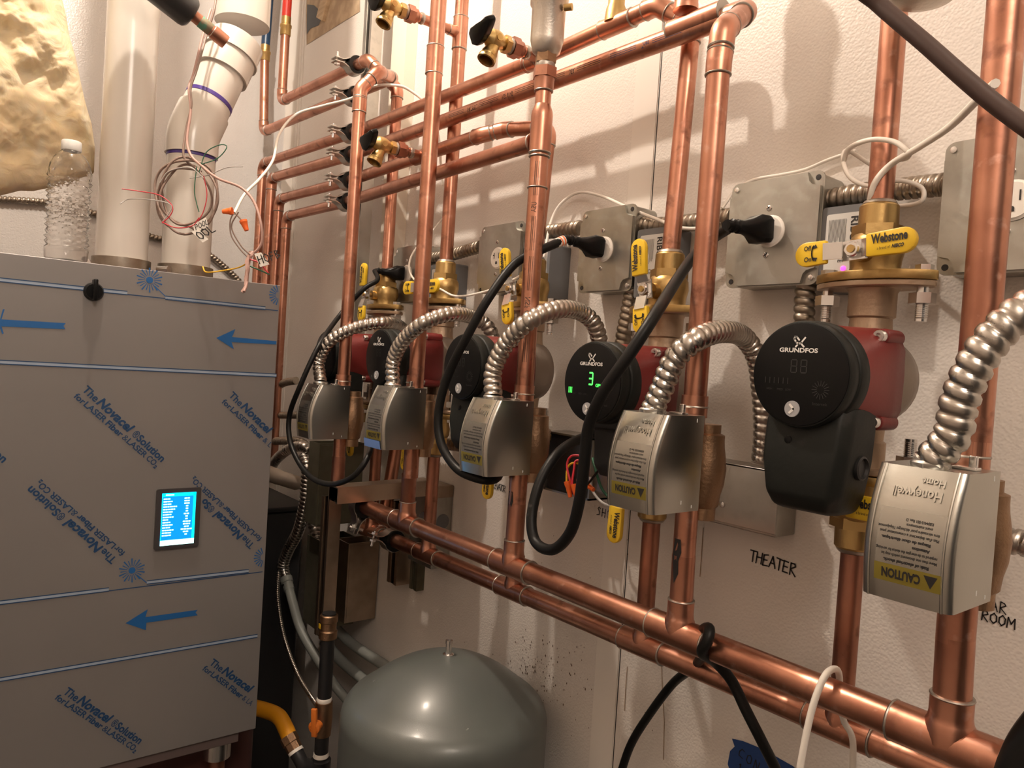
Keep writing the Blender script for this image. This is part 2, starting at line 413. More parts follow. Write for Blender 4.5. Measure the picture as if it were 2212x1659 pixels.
# ================================================================== COPPER RISERS AND RAILS
RP = .0125          # three-quarter inch rails
RF = .0136          # one inch risers
HB = .085            # back risers distance off the wall
fx = [-1.401, -1.156, -.866, -.5476, -.2543]; fh = [.22, .20, .185, .19, .19]
fxm = [-1.40, -1.172, -.860, -.5468, -.2530]
bx = [-1.494, -1.256, -.982, -.688, -.4007]
dz = [-.016, -.011, -.018, -.025, 0]
ZM1, ZM2, HM1, HM2 = 1.1976, 1.105, .19, .085
ZTOP = 2.845
GR = 'copper risers in front of the pumps'
nm = ['far left', 'second', 'middle', 'fourth', 'nearest']
# rail 1: from red pex
p1z = 2.178
a = P(616, 75, .12); rx = -2.097
pA = V((rx, -.12, a.z)); pB = V((rx, -.12, 2.195)); pC = V((-1.585, -.115, 2.172)); pD = V((bx[0]-.01, -.085, 2.135))
r1 = run('copper_pipe', 'topmost copper rail, starting under the red tube and looping back to a riser', [pA, pB, pC, V((-1.52, -.072, 2.10)), V((bx[0], -HB, 1.668))], RP)
bm = bmesh.new(); lathe(bm, [(.0135, 0), (.0145, .002), (.0145, .022), (.016, .024), (.016, .030), (.013, .032), (.013, .052)], pA-V((0, 0, .004)), (0, 0, 1), 24); obj('brass_adapter', shift(bm, r1.location), 'brass', r1, 40)
t = bmesh.new(); cyl(t, pA+V((0, 0, .045)), V((rx+.01, -.12, ZTOP)), .0125, 24)
tag(obj('pex_tube', t, 'pexred'), 'red plastic water tube coming down to the topmost copper rail', 'tube')
# rail 2: from dark blue pex
a2 = P(572, 125, .135); bxp = a2.x
q = P(843, 165, .115)
f1top = P(785, 205, fh[0])
r2 = run('copper_pipe', 'second copper rail from the top, bending forward into the leftmost front riser', [V((bxp, -.135, a2.z)), V((bxp+.01, -.13, 2.128)), V((q.x+.005, -.112, 2.102)), V((fx[0]+.004, -.185, 2.075)), V((fx[0], -fh[0], 2.03)), V((fx[0], -fh[0], 1.28))], RP, R=.02)
bm = bmesh.new(); lathe(bm, [(.0135, 0), (.0145, .002), (.0145, .020), (.016, .022), (.016, .028), (.013, .030), (.013, .046)], V((bxp, -.135, a2.z-.01)), (0, 0, 1), 24); obj('brass_adapter', shift(bm, r2.location), 'brass', r2, 40)
t = bmesh.new(); cyl(t, V((bxp, -.135, a2.z+.03)), V((bxp+.03, -.135, ZTOP)), .0125, 24)
tag(obj('pex_tube', t, 'pexblue'), 'dark blue plastic water tube coming down beside the white vent pipe', 'tube')
coupling(r2, V((fx[0], -fh[0], 2.0)), (0, 0, 1), RP, .03)
# rails 3-6 with down legs behind the boiler
def leg(px, py, x2):   # elbow position on the left end
    p = P(px, py, .12); return p
e3, e4, e5, e6 = P(568, 352, .14), P(587, 388, .13), P(603, 432, .12), P(619, 478, .11)
rail_lbl = ['third copper rail from the top, ending at the elbow over the fourth pump riser', 'fourth copper rail from the top, printed with black lettering, ending at the upper right elbow',
            'fifth copper rail from the top, jogging back behind the air vent riser', 'lowest copper rail, soldered into the tee under the air vent']
z3, z4, z5, z6 = 2.016, 1.966, 1.906, 1.857
L3 = [V((e3.x, -.14, 1.17)), V((e3.x, -.14, z3+.012)), V((-1.66, -.115, z3+.002)), P(1010, 172, .10), P(1440, 18, .088), P(1473, 70, .075)]
r3 = run('copper_pipe', rail_lbl[0], [L3[0], L3[1], L3[2], V((-1.0, -.10, 2.012)), V((-.735, -.095, 2.020)), V((bx[3], -.073, 1.985)), V((bx[3], -HB, 1.655))], RP, R=.024)
r4 = run('copper_pipe', rail_lbl[1], [V((e4.x, -.13, 1.17)), V((e4.x, -.13, z4+.014)), V((-1.66, -.115, z4)), P(1615, 22, .105), P(1562, 66, .185), V((fx[3], -fh[3], 1.86)), V((fx[3], -fh[3], 1.285))], RP*1.06, R=.020)
r5 = run('copper_pipe', rail_lbl[2], [V((e5.x, -.12, 1.17)), V((e5.x, -.12, z5+.012)), V((-1.66, -.115, z5)), P(1040, 292, .115), P(1090, 280, .09), V((bx[2], -.072, 1.905)), V((bx[2], -HB, 1.66))], RP, R=.022)
r6 = run('copper_pipe', rail_lbl[3], [V((e6.x, -.11, 1.17)), V((e6.x, -.11, z6+.01)), V((-1.66, -.115, z6)), P(1152, 309, fh[2])], RP, R=.022)
# couplings on rails
coupling(r3, V((-.81, -.097, 2.017)), (1, .03, .02), RP, .06)
pm = P(1520, 42, .105); pd = (P(1520, 42, .105)-P(1400, 90, .105)); coupling(r4, P(1505, 48, .108), pd, RP*1.06, .085)
# stubs going up from rails 3 and 4
for tt, c, mm in ((r3, V((-.815, -.097, 2.02)), 'brass'), (r4, V((-.668, -.112, 1.985)), 'cu')):
    bm = bmesh.new(); add_sweep(bm, [c, c+V((0, 0, .02)), c+V((0, 0, .026)), c+V((0, 0, .10))], [.017, .015, .0125, .0125], 24); obj('branch_stub', shift(bm, tt.location), mm, tt, 40)
# printed lettering on rail 4
def pipe_print(t, a, b, r, s, az, w, name='pipe_print', m='ink', hh=.008, flip=False):
    a, b = V(a), V(b); d = (b-a).normalized(); u, wv = frame(d)
    def f(x, y):
        an = az + y/r; return a+d*x+(wv*math.sin(an)+u*math.cos(an))*(r+.0003)
    bm = bmesh.new()
    if s: add_text(bm, s, f, w=w, h=hh)
    for k in (0, .003, .0055):
        ribbon(bm, [(x*.01-.06, k) for x in range(0, 6)], .0006, f); ribbon(bm, [(w+.006+x*.01, k) for x in range(0, 6)], .0006, f)
    return obj(name, shift(bm, t.location), m, t)
RLa, RLb = V((-1.66, -.115, z4)), P(1615, 22, .105)
rd = (RLb-RLa).normalized(); u_, w_ = frame(rd)
def az_for(dirv, d): u, w = frame(d); return math.atan2(V(dirv).dot(w), V(dirv).dot(u))
for s, px, py, w in (('NSF 61-G', 1105, 190, .030), ('3/4 TYPE L', 1030, 222, .032), ('USA', 1250, 130, .012), ('Tries', 1405, 70, .014)):
    o = P(px, py, .115-RP); tpar = (o-RLa).dot(rd); c = RLa+rd*tpar
    pipe_print(r4, c, c+rd*.05, RP*1.06, s, az_for((0, -.9, .1), rd), w, m='inkblue' if s == 'Tries' else 'ink')
# front risers 2, 3, 5 (1 and 4 come with their rails)
g2 = run('copper_pipe', 'front copper riser crossing all the rails left of the air vent, with a soldered coupling', [V((fx[1], -fh[1], ZTOP)), V((fx[1]+.004, -fh[1], 1.285))], RF*1.03)
coupling(g2, V((fx[1]+.0005, -fh[1], P(945, 128, fh[1]).z)), (0, 0, 1), RF, .048)
g3 = run('copper_pipe', 'copper riser under the air vent, fattening below a reducer and tee', [V((fx[2], -fh[2], 1.86)), V((fx[2], -fh[2], 1.285))], RF)
t3 = thing('air_vent', 'silver grey air vent with a hexagonal copper adapter on top of the middle riser', 'air vent', (fx[2], -fh[2], 1.9))
def T3(o, bmm, mm, name, sm=40): return obj(name, shift(bmm, o.location), mm, o, sm)
K3 = (.9-fh[2])/.76
c3 = V((fx[2], -fh[2], 0))
S3 = lambda L: [(r*K3, 1.5+(z_-1.5)*K3) for r, z_ in L]
Z3 = lambda z_: 1.5+(z_-1.5)*K3
bm = bmesh.new(); lathe(bm, S3([(.012, 1.985), (.022, 1.993), (.0262, 2.010), (.0266, 2.062), (.0300, 2.066), (.0305, 2.078), (.0295, 2.084), (.026, 2.10), (.012, 2.11), (0, 2.112)]), c3, (0, 0, 1), 36); T3(t3, bm, 'vent', 'vent_body')
bm = bmesh.new(); cyl(bm, c3+V((.028, .006, Z3(2.055))), c3+V((.038, .012, Z3(2.055))), .005, 12); T3(t3, bm, 'brass', 'side_knob')
bm = bmesh.new(); hexnut(bm, c3+V((0, 0, Z3(1.975))), (0, 0, 1), .0165, .020); T3(t3, bm, 'bronze', 'hex_nut', 20)
bm = bmesh.new(); lathe(bm, S3([(.0155, 1.966), (.0165, 1.968), (.0155, 1.975), (.013, 1.977)]), c3); T3(t3, bm, 'solder', 'thread_tape')
bm = bmesh.new(); hexnut(bm, c3+V((0, 0, Z3(1.952))), (0, 0, 1), .0182, .015); lathe(bm, S3([(.0165, 1.954), (.0160, 1.952), (.0150, 1.932), (.0135, 1.930)]), c3); T3(g3, bm, 'cu2', 'adapter', 30)
bm = bmesh.new(); cyl(bm, c3+V((0, 0, Z3(1.905))), c3+V((0, 0, Z3(1.94))), .0118, 24); T3(g3, bm, 'cu', 'tube')
bm = bmesh.new(); lathe(bm, S3([(.0118, 1.913), (.013, 1.909), (.0165, 1.900), (.0172, 1.893), (.0172, 1.835)]), c3); T3(g3, bm, 'cu', 'reducer_tee')
ring(g3, c3+V((0, 0, Z3(1.835))), (0, 0, 1), .0165); ring(g3, c3+V((0, 0, Z3(1.829))), (0, 0, 1), .0158); ring(g3, P(1150, 309, fh[2]), (1, 0, 0), .0138)
ring(g3, c3+V((0, 0, Z3(1.78))), (0, 0, 1), .0150); ring(g3, c3+V((0, 0, Z3(1.932))), (0, 0, 1), .0140)
pipe_print(g3, V((fx[2], -fh[2], 1.60)), V((fx[2], -fh[2], 1.5)), RF, 'NSF 61-G', az_for((.75, -.6, 0), (0, 0, -1)), .04)
pipe_print(g3, V((fx[2], -fh[2], 1.74)), V((fx[2], -fh[2], 1.6)), RF, 'USA', az_for((.75, -.6, 0), (0, 0, -1)), .015)
g5 = run('copper_pipe', 'nearest front copper riser, at the right edge in front of the steel outlet box', [V((fx[4], -fh[4], ZTOP)), V((fx[4], -fh[4], 1.285))], RF*1.12)
# back risers 2 and 5
k2 = run('copper_pipe', 'back copper riser behind the coupled front riser, with a brass drain branch near the top', [V((bx[1], -HB, ZTOP)), V((bx[1], -HB, 1.67))], RP*1.05)
vt = P(990, 75, HB); tee(k2, V((bx[1], -HB, vt.z)), (0, 0, 1), (0, -1, 0), RP*1.05, .009, .062, .012)
k5 = run('copper_pipe', 'back copper riser above the nearest pump, entering the brass valve', [V((bx[4], -HB, ZTOP)), V((bx[4], -HB, 1.69))], RF*.98)
# lower legs: back risers from pumps down to manifold 2
back_lo = ['lower back riser under the far left pump', 'lower back riser left of the wall box, under the second pump', 'lower back riser under the third pump, behind its front riser', 'lower back riser under the pump with the green digits', 'lower back riser under the nearest pump, by the word THEATER']
m2 = run('copper_pipe', 'lower copper manifold pipe nearer the wall, passing under the grey tank side', [V((-1.50, -.03, 1.30)), V((-1.50, -.055, 1.10)), V((-1.46, -HM2, ZM2)), V((-.10, -HM2, ZM2+.020))], .0148, R=.02)
m1 = run('copper_pipe', 'upper copper manifold pipe running under the zone valves toward the lower right', [V((-1.385, -.10, 1.15)), V((-1.38, -HM1, ZM1)), V((-.200, -HM1, ZM1)), V((-.200, -HM1, .75))], .0155, R=.03)
for i in range(5):
    top = 1.325+dz[i]
    if i == 0: pass
    t = run('copper_pipe', back_lo[i], [V((bx[i], -HB, top)), V((bx[i], -HB, ZM2+.03+(bx[i]+1.44)*.015))], RF*.92, m='cu2')
    tee(m2, V((bx[i], -HM2, ZM2+(bx[i]+1.44)*.0149)), (1, 0, .0149), (0, 0, 1), .0148, RF*.92, .075, .020)
    if i: pass
front_lo = ['lower front riser under the far left zone valve', 'lower front riser between the second zone valve and the manifold', 'lower front riser under the third zone valve, stained black near its top', 'lower front riser under the fourth zone valve, with a thick solder ring', 'lower front riser at the lower right, under the nearest zone valve']
for i in range(5):
    if i == 0:
        t = run('copper_pipe', front_lo[i], [V((fx[i], -fh[i], 1.29)), V((fx[i], -fh[i], 1.215))], RF, m='cu2'); continue
    R_ = RF*(1.0 if i < 4 else 1.12)
    t = run('copper_pipe', front_lo[i], [V((fx[i], -fh[i], 1.29)), V((fxm[i], -HM1, ZM1+.035))], R_, m='cu2' if i < 3 else 'cu')
    tee(m1, V((fxm[i], -HM1, ZM1)), (1, 0, 0), (0, 0, 1), .0155*(1.0 if i < 4 else 1.06), R_, .080 if i < 4 else .094, .022)
    if i in (2, 3):   # black flux burn streak
        bm = bmesh.new(); c = V((fx[i], -fh[i], 0))
        f = lambda a, b, c=c, R_=R_: c+V((math.sin(a/R_), -math.cos(a/R_), 0))*(R_+.0004)+V((0, 0, b))
        poly = [(-.004, 1.31), (.004, 1.31), (.006, 1.295), (.003, 1.285), (.004, 1.27), (-.001, 1.258), (-.003, 1.272), (-.006, 1.29)]
        vs = [bm.verts.new(f(*p)) for p in poly]; bm.faces.new(vs)
        obj('flux_burn', shift(bm, t.location), 'ink', t)
# ------------------------------------------------------------------ drain valves
def drain_valve(label, base, h0, tube=.03, parent_r=.0126, s=1.0, group='brass drain valves on the rails'):
    t = thing('drain_valve', label, 'valve', base)
    y = 0
    def C(bmm, m, n, sm=40): return obj(n, bmm, m, t, sm)
    bm = bmesh.new(); cyl(bm, (0, 0, 0), (0, -tube, 0), .0092*s, 20); C(bm, 'cu', 'nipple')
    bm = bmesh.new(); lathe(bm, [(.0100*s, tube-.012), (.0110*s, tube-.010), (.0110*s, tube-.006), (.0100*s, tube-.004)], (0, 0, 0), (0, -1, 0), 20); C(bm, 'solder', 'solder_ring')
    y = -tube
    bm = bmesh.new(); lathe(bm, [(.0095*s, 0), (.0130*s, .004), (.0130*s, .014)], (0, y, 0), (0, -1, 0)); hexnut(bm, (0, y-.010, 0), (0, -1, 0), .0160*s, .014); C(bm, 'cu2', 'copper_adapter', 25)
    bm = bmesh.new(); lathe(bm, [(.0110*s, .024), (.0128*s, .025), (.0122*s, .029), (.010*s, .030)], (0, y, 0), (0, -1, 0)); C(bm, 'solder', 'thread_tape')
    bm = bmesh.new(); hexnut(bm, (0, y-.029, 0), (0, -1, 0), .0135*s, .010)
    lathe(bm, [(.010, .038), (.0115, .044), (.0145, .050), (.0160, .058), (.0150, .066), (.011, .071), (.0085, .076), (.0085, .082)], (0, y, 0), (0, -1, 0))
    C(bm, 'brass', 'valve_body', 30)
    bm = bmesh.new(); o = V((0, y-.056, -.004)); ax = V((0, -.42, -.9)).normalized()
    lathe(bm, [(.0100, 0), (.0105, .012), (.0125, .020), (.0132, .022), (.0125, .024), (.0132, .026), (.0125, .028), (.0150, .030), (.0150, .036), (.0118, .0362), (.0105, .030), (.0095, .012), (0, .011)], o, ax, 28); C(bm, 'brass', 'hose_outlet', 40)
    bm = bmesh.new(); lathe(bm, [(.0100, .0115), (0, .0118)], o, ax, 20); C(bm, 'ink', 'outlet_bore')
    bm = bmesh.new(); o = V((0, y-.082, .002))
    mtx = M.Translation(o) @ M.Rotation(math.radians(28), 4, 'X') @ M.Rotation(math.radians(12), 4, 'Y')
    b2 = bmesh.new(); prism(b2, [(-.014, -.013), (-.002, -.016), (.010, -.010), (.020, -.002), (.034, .010), (.040, .018), (.037, .025), (.028, .024), (.006, .013), (-.010, .012), (-.017, .004)], (0, 0, 0), (1, 0, 0), (0, 0, 1), .014)
    bmesh.ops.bevel(b2, geom=list(b2.edges), offset=.0025, segments=2, profile=.5, affect='EDGES'); bmesh.ops.transform(b2, matrix=mtx, verts=b2.verts)
    me = bpy.data.meshes.new('tmp'); b2.to_mesh(me); bm.from_mesh(me); b2.free(); bpy.data.meshes.remove(me); C(bm, 'blackg', 'lever_handle', 40)
    bm = bmesh.new(); fm = plane_map((0.0166, y-.058, .0), (0, 1, 0), (0, 0, 1), 0)
    prism(bm, disc(.0055, 20), (.0150, y-.058, 0), (0, 1, 0), (0, 0, 1), .0012); C(bm, 'brass', 'maker_badge')
    return t
v2z = 2.018
drain_valve('brass drain valve with black lever, at the top left beside the steel strut', (bx[1], -HB-.012, vt.z), HB, tube=.085)
drain_valve('brass drain valve with black lever, pointing out just left of the air vent', (-.985, -.108, 2.014), .1, tube=.030, s=1.05)
drain_valve('lowest brass drain valve with black lever, left of the coupled riser', (-1.318, -.122, 1.906), .11, tube=.030)
ring(r3, V((-1.02, -.10, 2.012)), (1, 0, 0), RP*1.08); ring(r3, V((-.955, -.10, 2.013)), (1, 0, 0), RP*1.08)
bm = bmesh.new(); cyl(bm, (-1.02, -.10, 2.012), (-.955, -.10, 2.013), RP*1.12, 24); obj('tee', shift(bm, r3.location), 'cu2', r3, 40)
bm = bmesh.new(); cyl(bm, (-1.35, -.115, 1.906), (-1.285, -.115, 1.906), RP*1.12, 24); obj('tee', shift(bm, r5.location), 'cu2', r5, 40)
# ------------------------------------------------------------------ struts and clamps
def strut(name, label, a, b, facing, w=.041, d=.030, m='strut'):
    """slotted channel from a to b, open side toward facing"""
    a, b = V(a), V(b); ax = (b-a).normalized(); L = (b-a).length; f = V(facing).normalized(); s = ax.cross(f).normalized(); tk = .0025
    bm = bmesh.new(); prof = [(-w/2, 0), (w/2, 0), (w/2, d), (w/2-.010, d), (w/2-.010, d-.006), (w/2-.0125, d-.006), (w/2-.0125, d-tk), (w/2-tk, d-tk), (w/2-tk, tk), (-w/2+tk, tk), (-w/2+tk, d-tk), (-w/2+.0125, d-tk), (-w/2+.0125, d-.006), (-w/2+.010, d-.006), (-w/2+.010, d), (-w/2, d)]
    A = [bm.verts.new(a+s*p[0]+f*p[1]) for p in prof]; B = [bm.verts.new(b+s*p[0]+f*p[1]) for p in prof]; k = len(prof)
    for i in range(k): bm.faces.new((A[i], A[(i+1) % k], B[(i+1) % k], B[i]))
    bm.faces.new(A[::-1]); bm.faces.new(B)
    bmesh.ops.recalc_face_normals(bm, faces=bm.faces)
    return tag(obj(name, bm, m, None, 30), label, 'strut channel')
XS = -1.655
strut('strut_channel', 'tall vertical steel strut channel carrying the six rail clamps', (XS, -.058, 1.30), (XS, -.058, ZTOP), (0, -1, 0), m='steel')
def pipe_clamp(label, c, r, ax=(1, 0, 0), out=(0, -1, 0), group='cushioned pipe clamps on the tall strut', bolt=1, tilt=0):
    """two-half clamp around a pipe; ears point along out"""
    t = thing('pipe_clamp', label, 'pipe clamp', c, group)
    ax = V(ax); out = V(out).normalized(); up = ax.cross(out).normalized()
    if up.z < 0: up = -up
    bm = bmesh.new(); rr = r+.0075
    pts = []
    for sgn in (1, -1):
        prof = []
        for i in range(13):
            a = PI - (PI-.55)*i/12
            prof.append((math.cos(a)*rr, math.sin(a)*rr*sgn))
        prof += [(rr+.008, .0050*sgn), (rr+.014, .0030*sgn), (rr+.034, .0030*sgn)]
        q0 = prof; L = []
        w = .0125
        for dx in (-w, w):
            inner = []; outer = []
            for i, (a_, b_) in enumerate(q0):
                nx, ny = (math.cos(math.atan2(b_, a_)), math.sin(math.atan2(b_, a_))) if i < 13 else (0, sgn)
                inner.append(bm.verts.new(ax*dx+out*a_+up*b_)); outer.append(bm.verts.new(ax*dx+out*(a_+nx*.002)+up*(b_+ny*.002)))
            L.append((inner, outer))
        n = len(q0)
        for i in range(n-1):
            for A, B in ((L[0][0], L[1][0]), (L[1][1], L[0][1])):
                bm.faces.new((A[i], A[i+1], B[i+1], B[i]))
            for k in (0, 1): bm.faces.new((L[k][0][i], L[k][1][i], L[k][1][i+1], L[k][0][i+1]))
        bm.faces.new((L[0][0][-1], L[0][1][-1], L[1][1][-1], L[1][0][-1]))
    bmesh.ops.recalc_face_normals(bm, faces=bm.faces)
    obj('clamp_band', bm, 'steel', t, 40)
    bm = bmesh.new(); lathe(bm, [(r*1.0, -.016), (rr+.0003, -.016), (rr+.0003, .016), (r*1.0, .016)], (0, 0, 0), ax, 28); obj('rubber_cushion', bm, 'black', t, 40)
    b0 = out*(rr+.024); bm = bmesh.new(); s = bolt
    cyl(bm, b0-up*.020*s, b0+up*.012*s, .0032, 10); obj('bolt', bm, 'chrome', t, 40)
    bm = bmesh.new(); hexnut(bm, b0+up*.004, up, .0072, .005); hexnut(bm, b0-up*.010, up, .0070, .006); lathe(bm, [(.009, .0032), (.009, .0044)], b0, up, 18); lathe(bm, [(.009, -.0044), (.009, -.0032)], b0, up, 18); obj('nut', bm, 'chrome', t, 30)
    return t
for i, (z, s) in enumerate(((2.176, -1), (2.105, 1), (z3+.002, 1), (z4, 1), (z5, 1), (z6, 1))):
    pipe_clamp(['topmost', 'second from the top', 'third from the top', 'fourth from the top', 'fifth from the top', 'lowest'][i]+' of the six cushioned pipe clamps on the tall strut', (XS, -.115, z), RP, bolt=s)
# arm strut above the manifolds
strut('strut_channel', 'horizontal steel strut arm sticking out from the wall above the left end of the manifolds', (-1.33, -.047, 1.247), (-1.33, -.262, 1.243), (0, 0, -1), d=.032)
bm = bmesh.new()
pipe_clamp('cushioned pipe clamp holding the left end of the upper manifold', (-1.345, -HM1, ZM1), .0155, out=(0, -.35, -1), group='manifold clamps')
pipe_clamp('cushioned pipe clamp holding the left end of the lower manifold', (-1.40, -HM2, ZM2), .0148, out=(0, -1, .25), group='manifold clamps')
strut('wall_strut', 'short vertical strut channel on the wall under the strut arm, seen behind the lower manifold', (-1.47, 0, .985), (-1.47, 0, 1.17), (0, -1, 0), d=.04)
strut('wall_strut', 'short vertical strut channel on the wall, right of its twin behind the lower manifold', (-1.41, 0, .985), (-1.41, 0, 1.17), (0, -1, 0), w=.03, d=.02, m='olive')
bm = bmesh.new(); lathe(bm, [(.011, 2.0), (.013, 2.014), (.020, 2.022), (.0215, 2.03), (.0215, 2.08), (.024, 2.085), (.024, 2.100), (.020, 2.118), (0, 2.12)], V((-.668, -.112, 0)), (0, 0, 1), 36); o = thing('air_vent', 'air vent above the frame on the stub of the fourth rail', 'air vent', (-.668, -.112, 2.0)); obj('vent_body', shift(bm, o.location), 'vent', o, 40)
strut('floor_strut', 'brownish vertical strut post below the pumps, left of the grey tank', (-1.60, -.12, .84), (-1.60, -.12, 1.165), (0, -1, 0))
# ================================================================== ISOLATION VALVES (yellow handles)
def blade(parent, name, mtx, text, small=False):
    """vinyl grip lying in local XZ plane, length along +X from 0, front toward -Y"""
    L, wd = (.050, .026) if not small else (.036, .027)
    poly = [(0, -wd/2*.92), (L-wd/2, -wd/2)]+[(L-wd/2+wd/2*math.sin(a), -wd/2*math.cos(a)) for a in [PI*k/10 for k in range(1, 10)]]+[(L-wd/2, wd/2), (0, wd/2*.92)]
    bm = bmesh.new(); prism(bm, poly, (0, .0035, 0), (1, 0, 0), (0, 0, 1), .007)
    bmesh.ops.bevel(bm, geom=[e for e in bm.edges], offset=.0018, segments=2, profile=.5, affect='EDGES')
    bmesh.ops.transform(bm, matrix=mtx, verts=bm.verts); o = obj(name, bm, 'yellow', parent, 40)
    bm = bmesh.new(); f = lambda a, b: V((a, -.0042, b))
    if not small:
        add_text(bm, 'Webstone', f, w=.036, h=.0090, bold=.035, x0=.006, y0=.0005)
        add_text(bm, 'a brand of', f, w=.013, h=.003, x0=.012, y0=-.0065); add_text(bm, 'NIBCO', f, w=.012, h=.0034, bold=.05, shear=.3, x0=.0265, y0=-.0065)
    else:
        add_text(bm, 'Off', f, w=.0085, h=.0052, bold=.02, x0=.009, y0=.0035); add_text(bm, 'On', f, w=.0085, h=.0052, bold=.02, x0=.009, y0=-.0085)
        ribbon(bm, [(.0215+.0035*math.cos(a), .0085*math.sin(a)) for a in [PI*.62+PI*.76*k/8 for k in range(9)]], .0016, f)
        for sg in (1, -1): bm.faces.new([bm.verts.new(f(*p)) for p in ((.0185, .0045*sg), (.0225, .0095*sg), (.0245, .0055*sg))])
    if small:
        bmesh.ops.transform(bm, matrix=mtx @ M.Translation((.0335, 0, 0)) @ M.Rotation(PI, 4, 'Y'), verts=bm.verts)
    else: bmesh.ops.transform(bm, matrix=mtx, verts=bm.verts)
    obj('handle_print', bm, 'ink', o)
def handle(parent, c, ang, lower=False):
    """c = stem nut centre, ang = direction of the long blade in the XZ plane (0 = +X, 90 = +Z)"""
    a = math.radians(ang); R_ = M.Translation(V(c)) @ M.Rotation(-a, 4, 'Y')
    bm = bmesh.new()
    b2 = [(-.014, -.012), (.014, -.012), (.014, .012), (-.014, .012)]
    prism(bm, [(-.013, -.0105), (.013, -.0105), (.013, .0105), (-.013, .0105)], (0, .001, 0), (1, 0, 0), (0, 0, 1), .0022)
    prism(bm, [(-.030, -.009), (-.011, -.009), (-.011, .009), (-.030, .009)], (0, -.0035, 0), (1, .35, 0), (0, 0, 1), .002)
    prism(bm, [(.011, -.009), (.026, -.009), (.026, .009), (.011, .009)], (0, .001, 0), (1, -.45, 0), (0, 0, 1), .002)
    bmesh.ops.transform(bm, matrix=R_, verts=bm.verts); obj('handle_bracket', bm, 'chrome', parent, 30)
    bm = bmesh.new(); hexnut(bm, (0, -.001, 0), (0, -1, 0), .0092, .006); lathe(bm, [(.0082, .007), (.0070, .009)], (0, 0, 0), (0, -1, 0), 20); bmesh.ops.transform(bm, matrix=R_, verts=bm.verts); obj('stem_nut', bm, 'chrome', parent, 30)
    bm = bmesh.new(); cyl(bm, (0, .012, 0), (0, -.0105, 0), .0042, 14); bmesh.ops.transform(bm, matrix=R_, verts=bm.verts); obj('stem', bm, 'brass', parent, 40)
    blade(parent, 'handle_grip', R_ @ M.Translation((.018, -.011, 0)), 'w')
    blade(parent, 'handle_grip', R_ @ M.Rotation(PI, 4, 'Y') @ M.Translation((.025, -.0105, 0)), 'o', True)
def flange_plate(bm, c, up, rx=.066, ry=.034, th=.010):
    c = V(c); n = 40; poly = []
    for k in range(n):
        a = 2*PI*k/n; x = math.cos(a)*rx; y = math.sin(a)*ry*(1-.35*abs(math.cos(a))**3)
        poly.append((x, y))
    prism(bm, poly, c, (1, 0, 0), (0, 1, 0), th*up)
def iso_valve(i, label, ang, z0, lower=False, handle_at=None, extra_handle=True):
    """flanged ball valve; z0 = flange parting plane; upper valve rises from it"""
    s = -1 if lower else 1; x = bx[i]; c = V((x, -HB, z0)); t = thing('isolation_valve', label, 'valve', c)
    up = (0, 0, s)
    bm = bmesh.new(); flange_plate(bm, (0, 0, .001*s), s); bmesh.ops.recalc_face_normals(bm, faces=bm.faces)
    bmesh.ops.bevel(bm, geom=list(bm.edges), offset=.0015, segments=2, profile=.5, affect='EDGES')
    obj('flange', bm, 'brass', t, 40)
    bm = bmesh.new(); lathe(bm, [(.027, .010), (.0255, .016), (.0262, .024), (.0285, .034), (.0275, .046), (.0245, .051), (.0235, .052)], (0, 0, 0), up, 32)
    hexnut(bm, V((0, 0, .050*s)), up, .0262, .012); lathe(bm, [(.0205, .060), (.0200, .083), (.0185, .085)], (0, 0, 0), up, 28)
    cyl(bm, (0, -.018, .030*s), (0, -.036, .030*s), .0105, 18)
    obj('valve_body', bm, 'brass', t, 35)
    bm = bmesh.new(); lathe(bm, [(.0165, .084), (.0178, .086), (.0165, .0885), (.0145, .090)], (0, 0, 0), up, 24); obj('solder_ring', bm, 'solder', t, 40)
    bm = bmesh.new(); f = lambda a, b: V((math.sin((a+.02)/.0288)*.0292, -math.cos((a+.02)/.0288)*.0292, b+.02*s if s > 0 else b-.035))
    for sx in (-1, 1):
        bm2 = bmesh.new(); b0 = V((sx*.052, 0, 0)); hexnut(bm2, b0+V((0, 0, .011*s)), up, .0090, .006*1.0); cyl(bm2, b0+V((0, 0, .012*s)), b0-V((0, 0, .042*s)), .0058, 12)
        k = 0
        obj('bolt', bm2, 'chrome', t, 30)
        bm2 = bmesh.new(); hexnut(bm2, b0-V((0, 0, .0125*s)), V((0, 0, -s)), .0130, .011); obj('nut', bm2, 'chrome', t, 30)
        bm2 = bmesh.new()
        for k in range(8): lathe(bm2, [(.0056, 0), (.0067, .0008), (.0056, .0016)], b0-V((0, 0, (.0235+k*.0020)*s)), V((0, 0, -s)), 12)
        obj('bolt_thread', bm2, 'chrome', t)
    bm.free()
    hc = V((0, -.0455, .030*s)) if handle_at is None else V(handle_at)
    handle(t, hc, ang)
    return t
zfl = [1.613+d for d in dz]
zfl[0] += .004; zfl[1] += .005; zfl[2] -= .001; zfl[3] -= .006
iso_valve(0, 'brass flanged valve left of the others, mostly behind the far left front riser, handle upright', 90, zfl[0])
iso_valve(1, 'brass flanged valve with its yellow handle level, behind the coupled front riser', 0, zfl[1])
iso_valve(2, 'brass flanged valve behind the middle riser, yellow grip upright over the empty outlet', 100, zfl[2])
iso_valve(3, 'brass flanged valve with upright yellow grip, above the pump showing green digits', 97, zfl[3])
iso_valve(4, 'big brass flanged valve with its yellow handle level, directly above the nearest pump', 4, zfl[4])
lowl = ['lower brass valve under the far left pump, mostly hidden', 'lower brass valve with yellow grip hanging below the second zone valve', 'lower brass valve with yellow grip hanging beside the handwritten ELEVATOR', 'lower brass valve with yellow grip hanging beside the handwritten SHOP', 'lower brass valve below the nearest pump, behind its black terminal box']
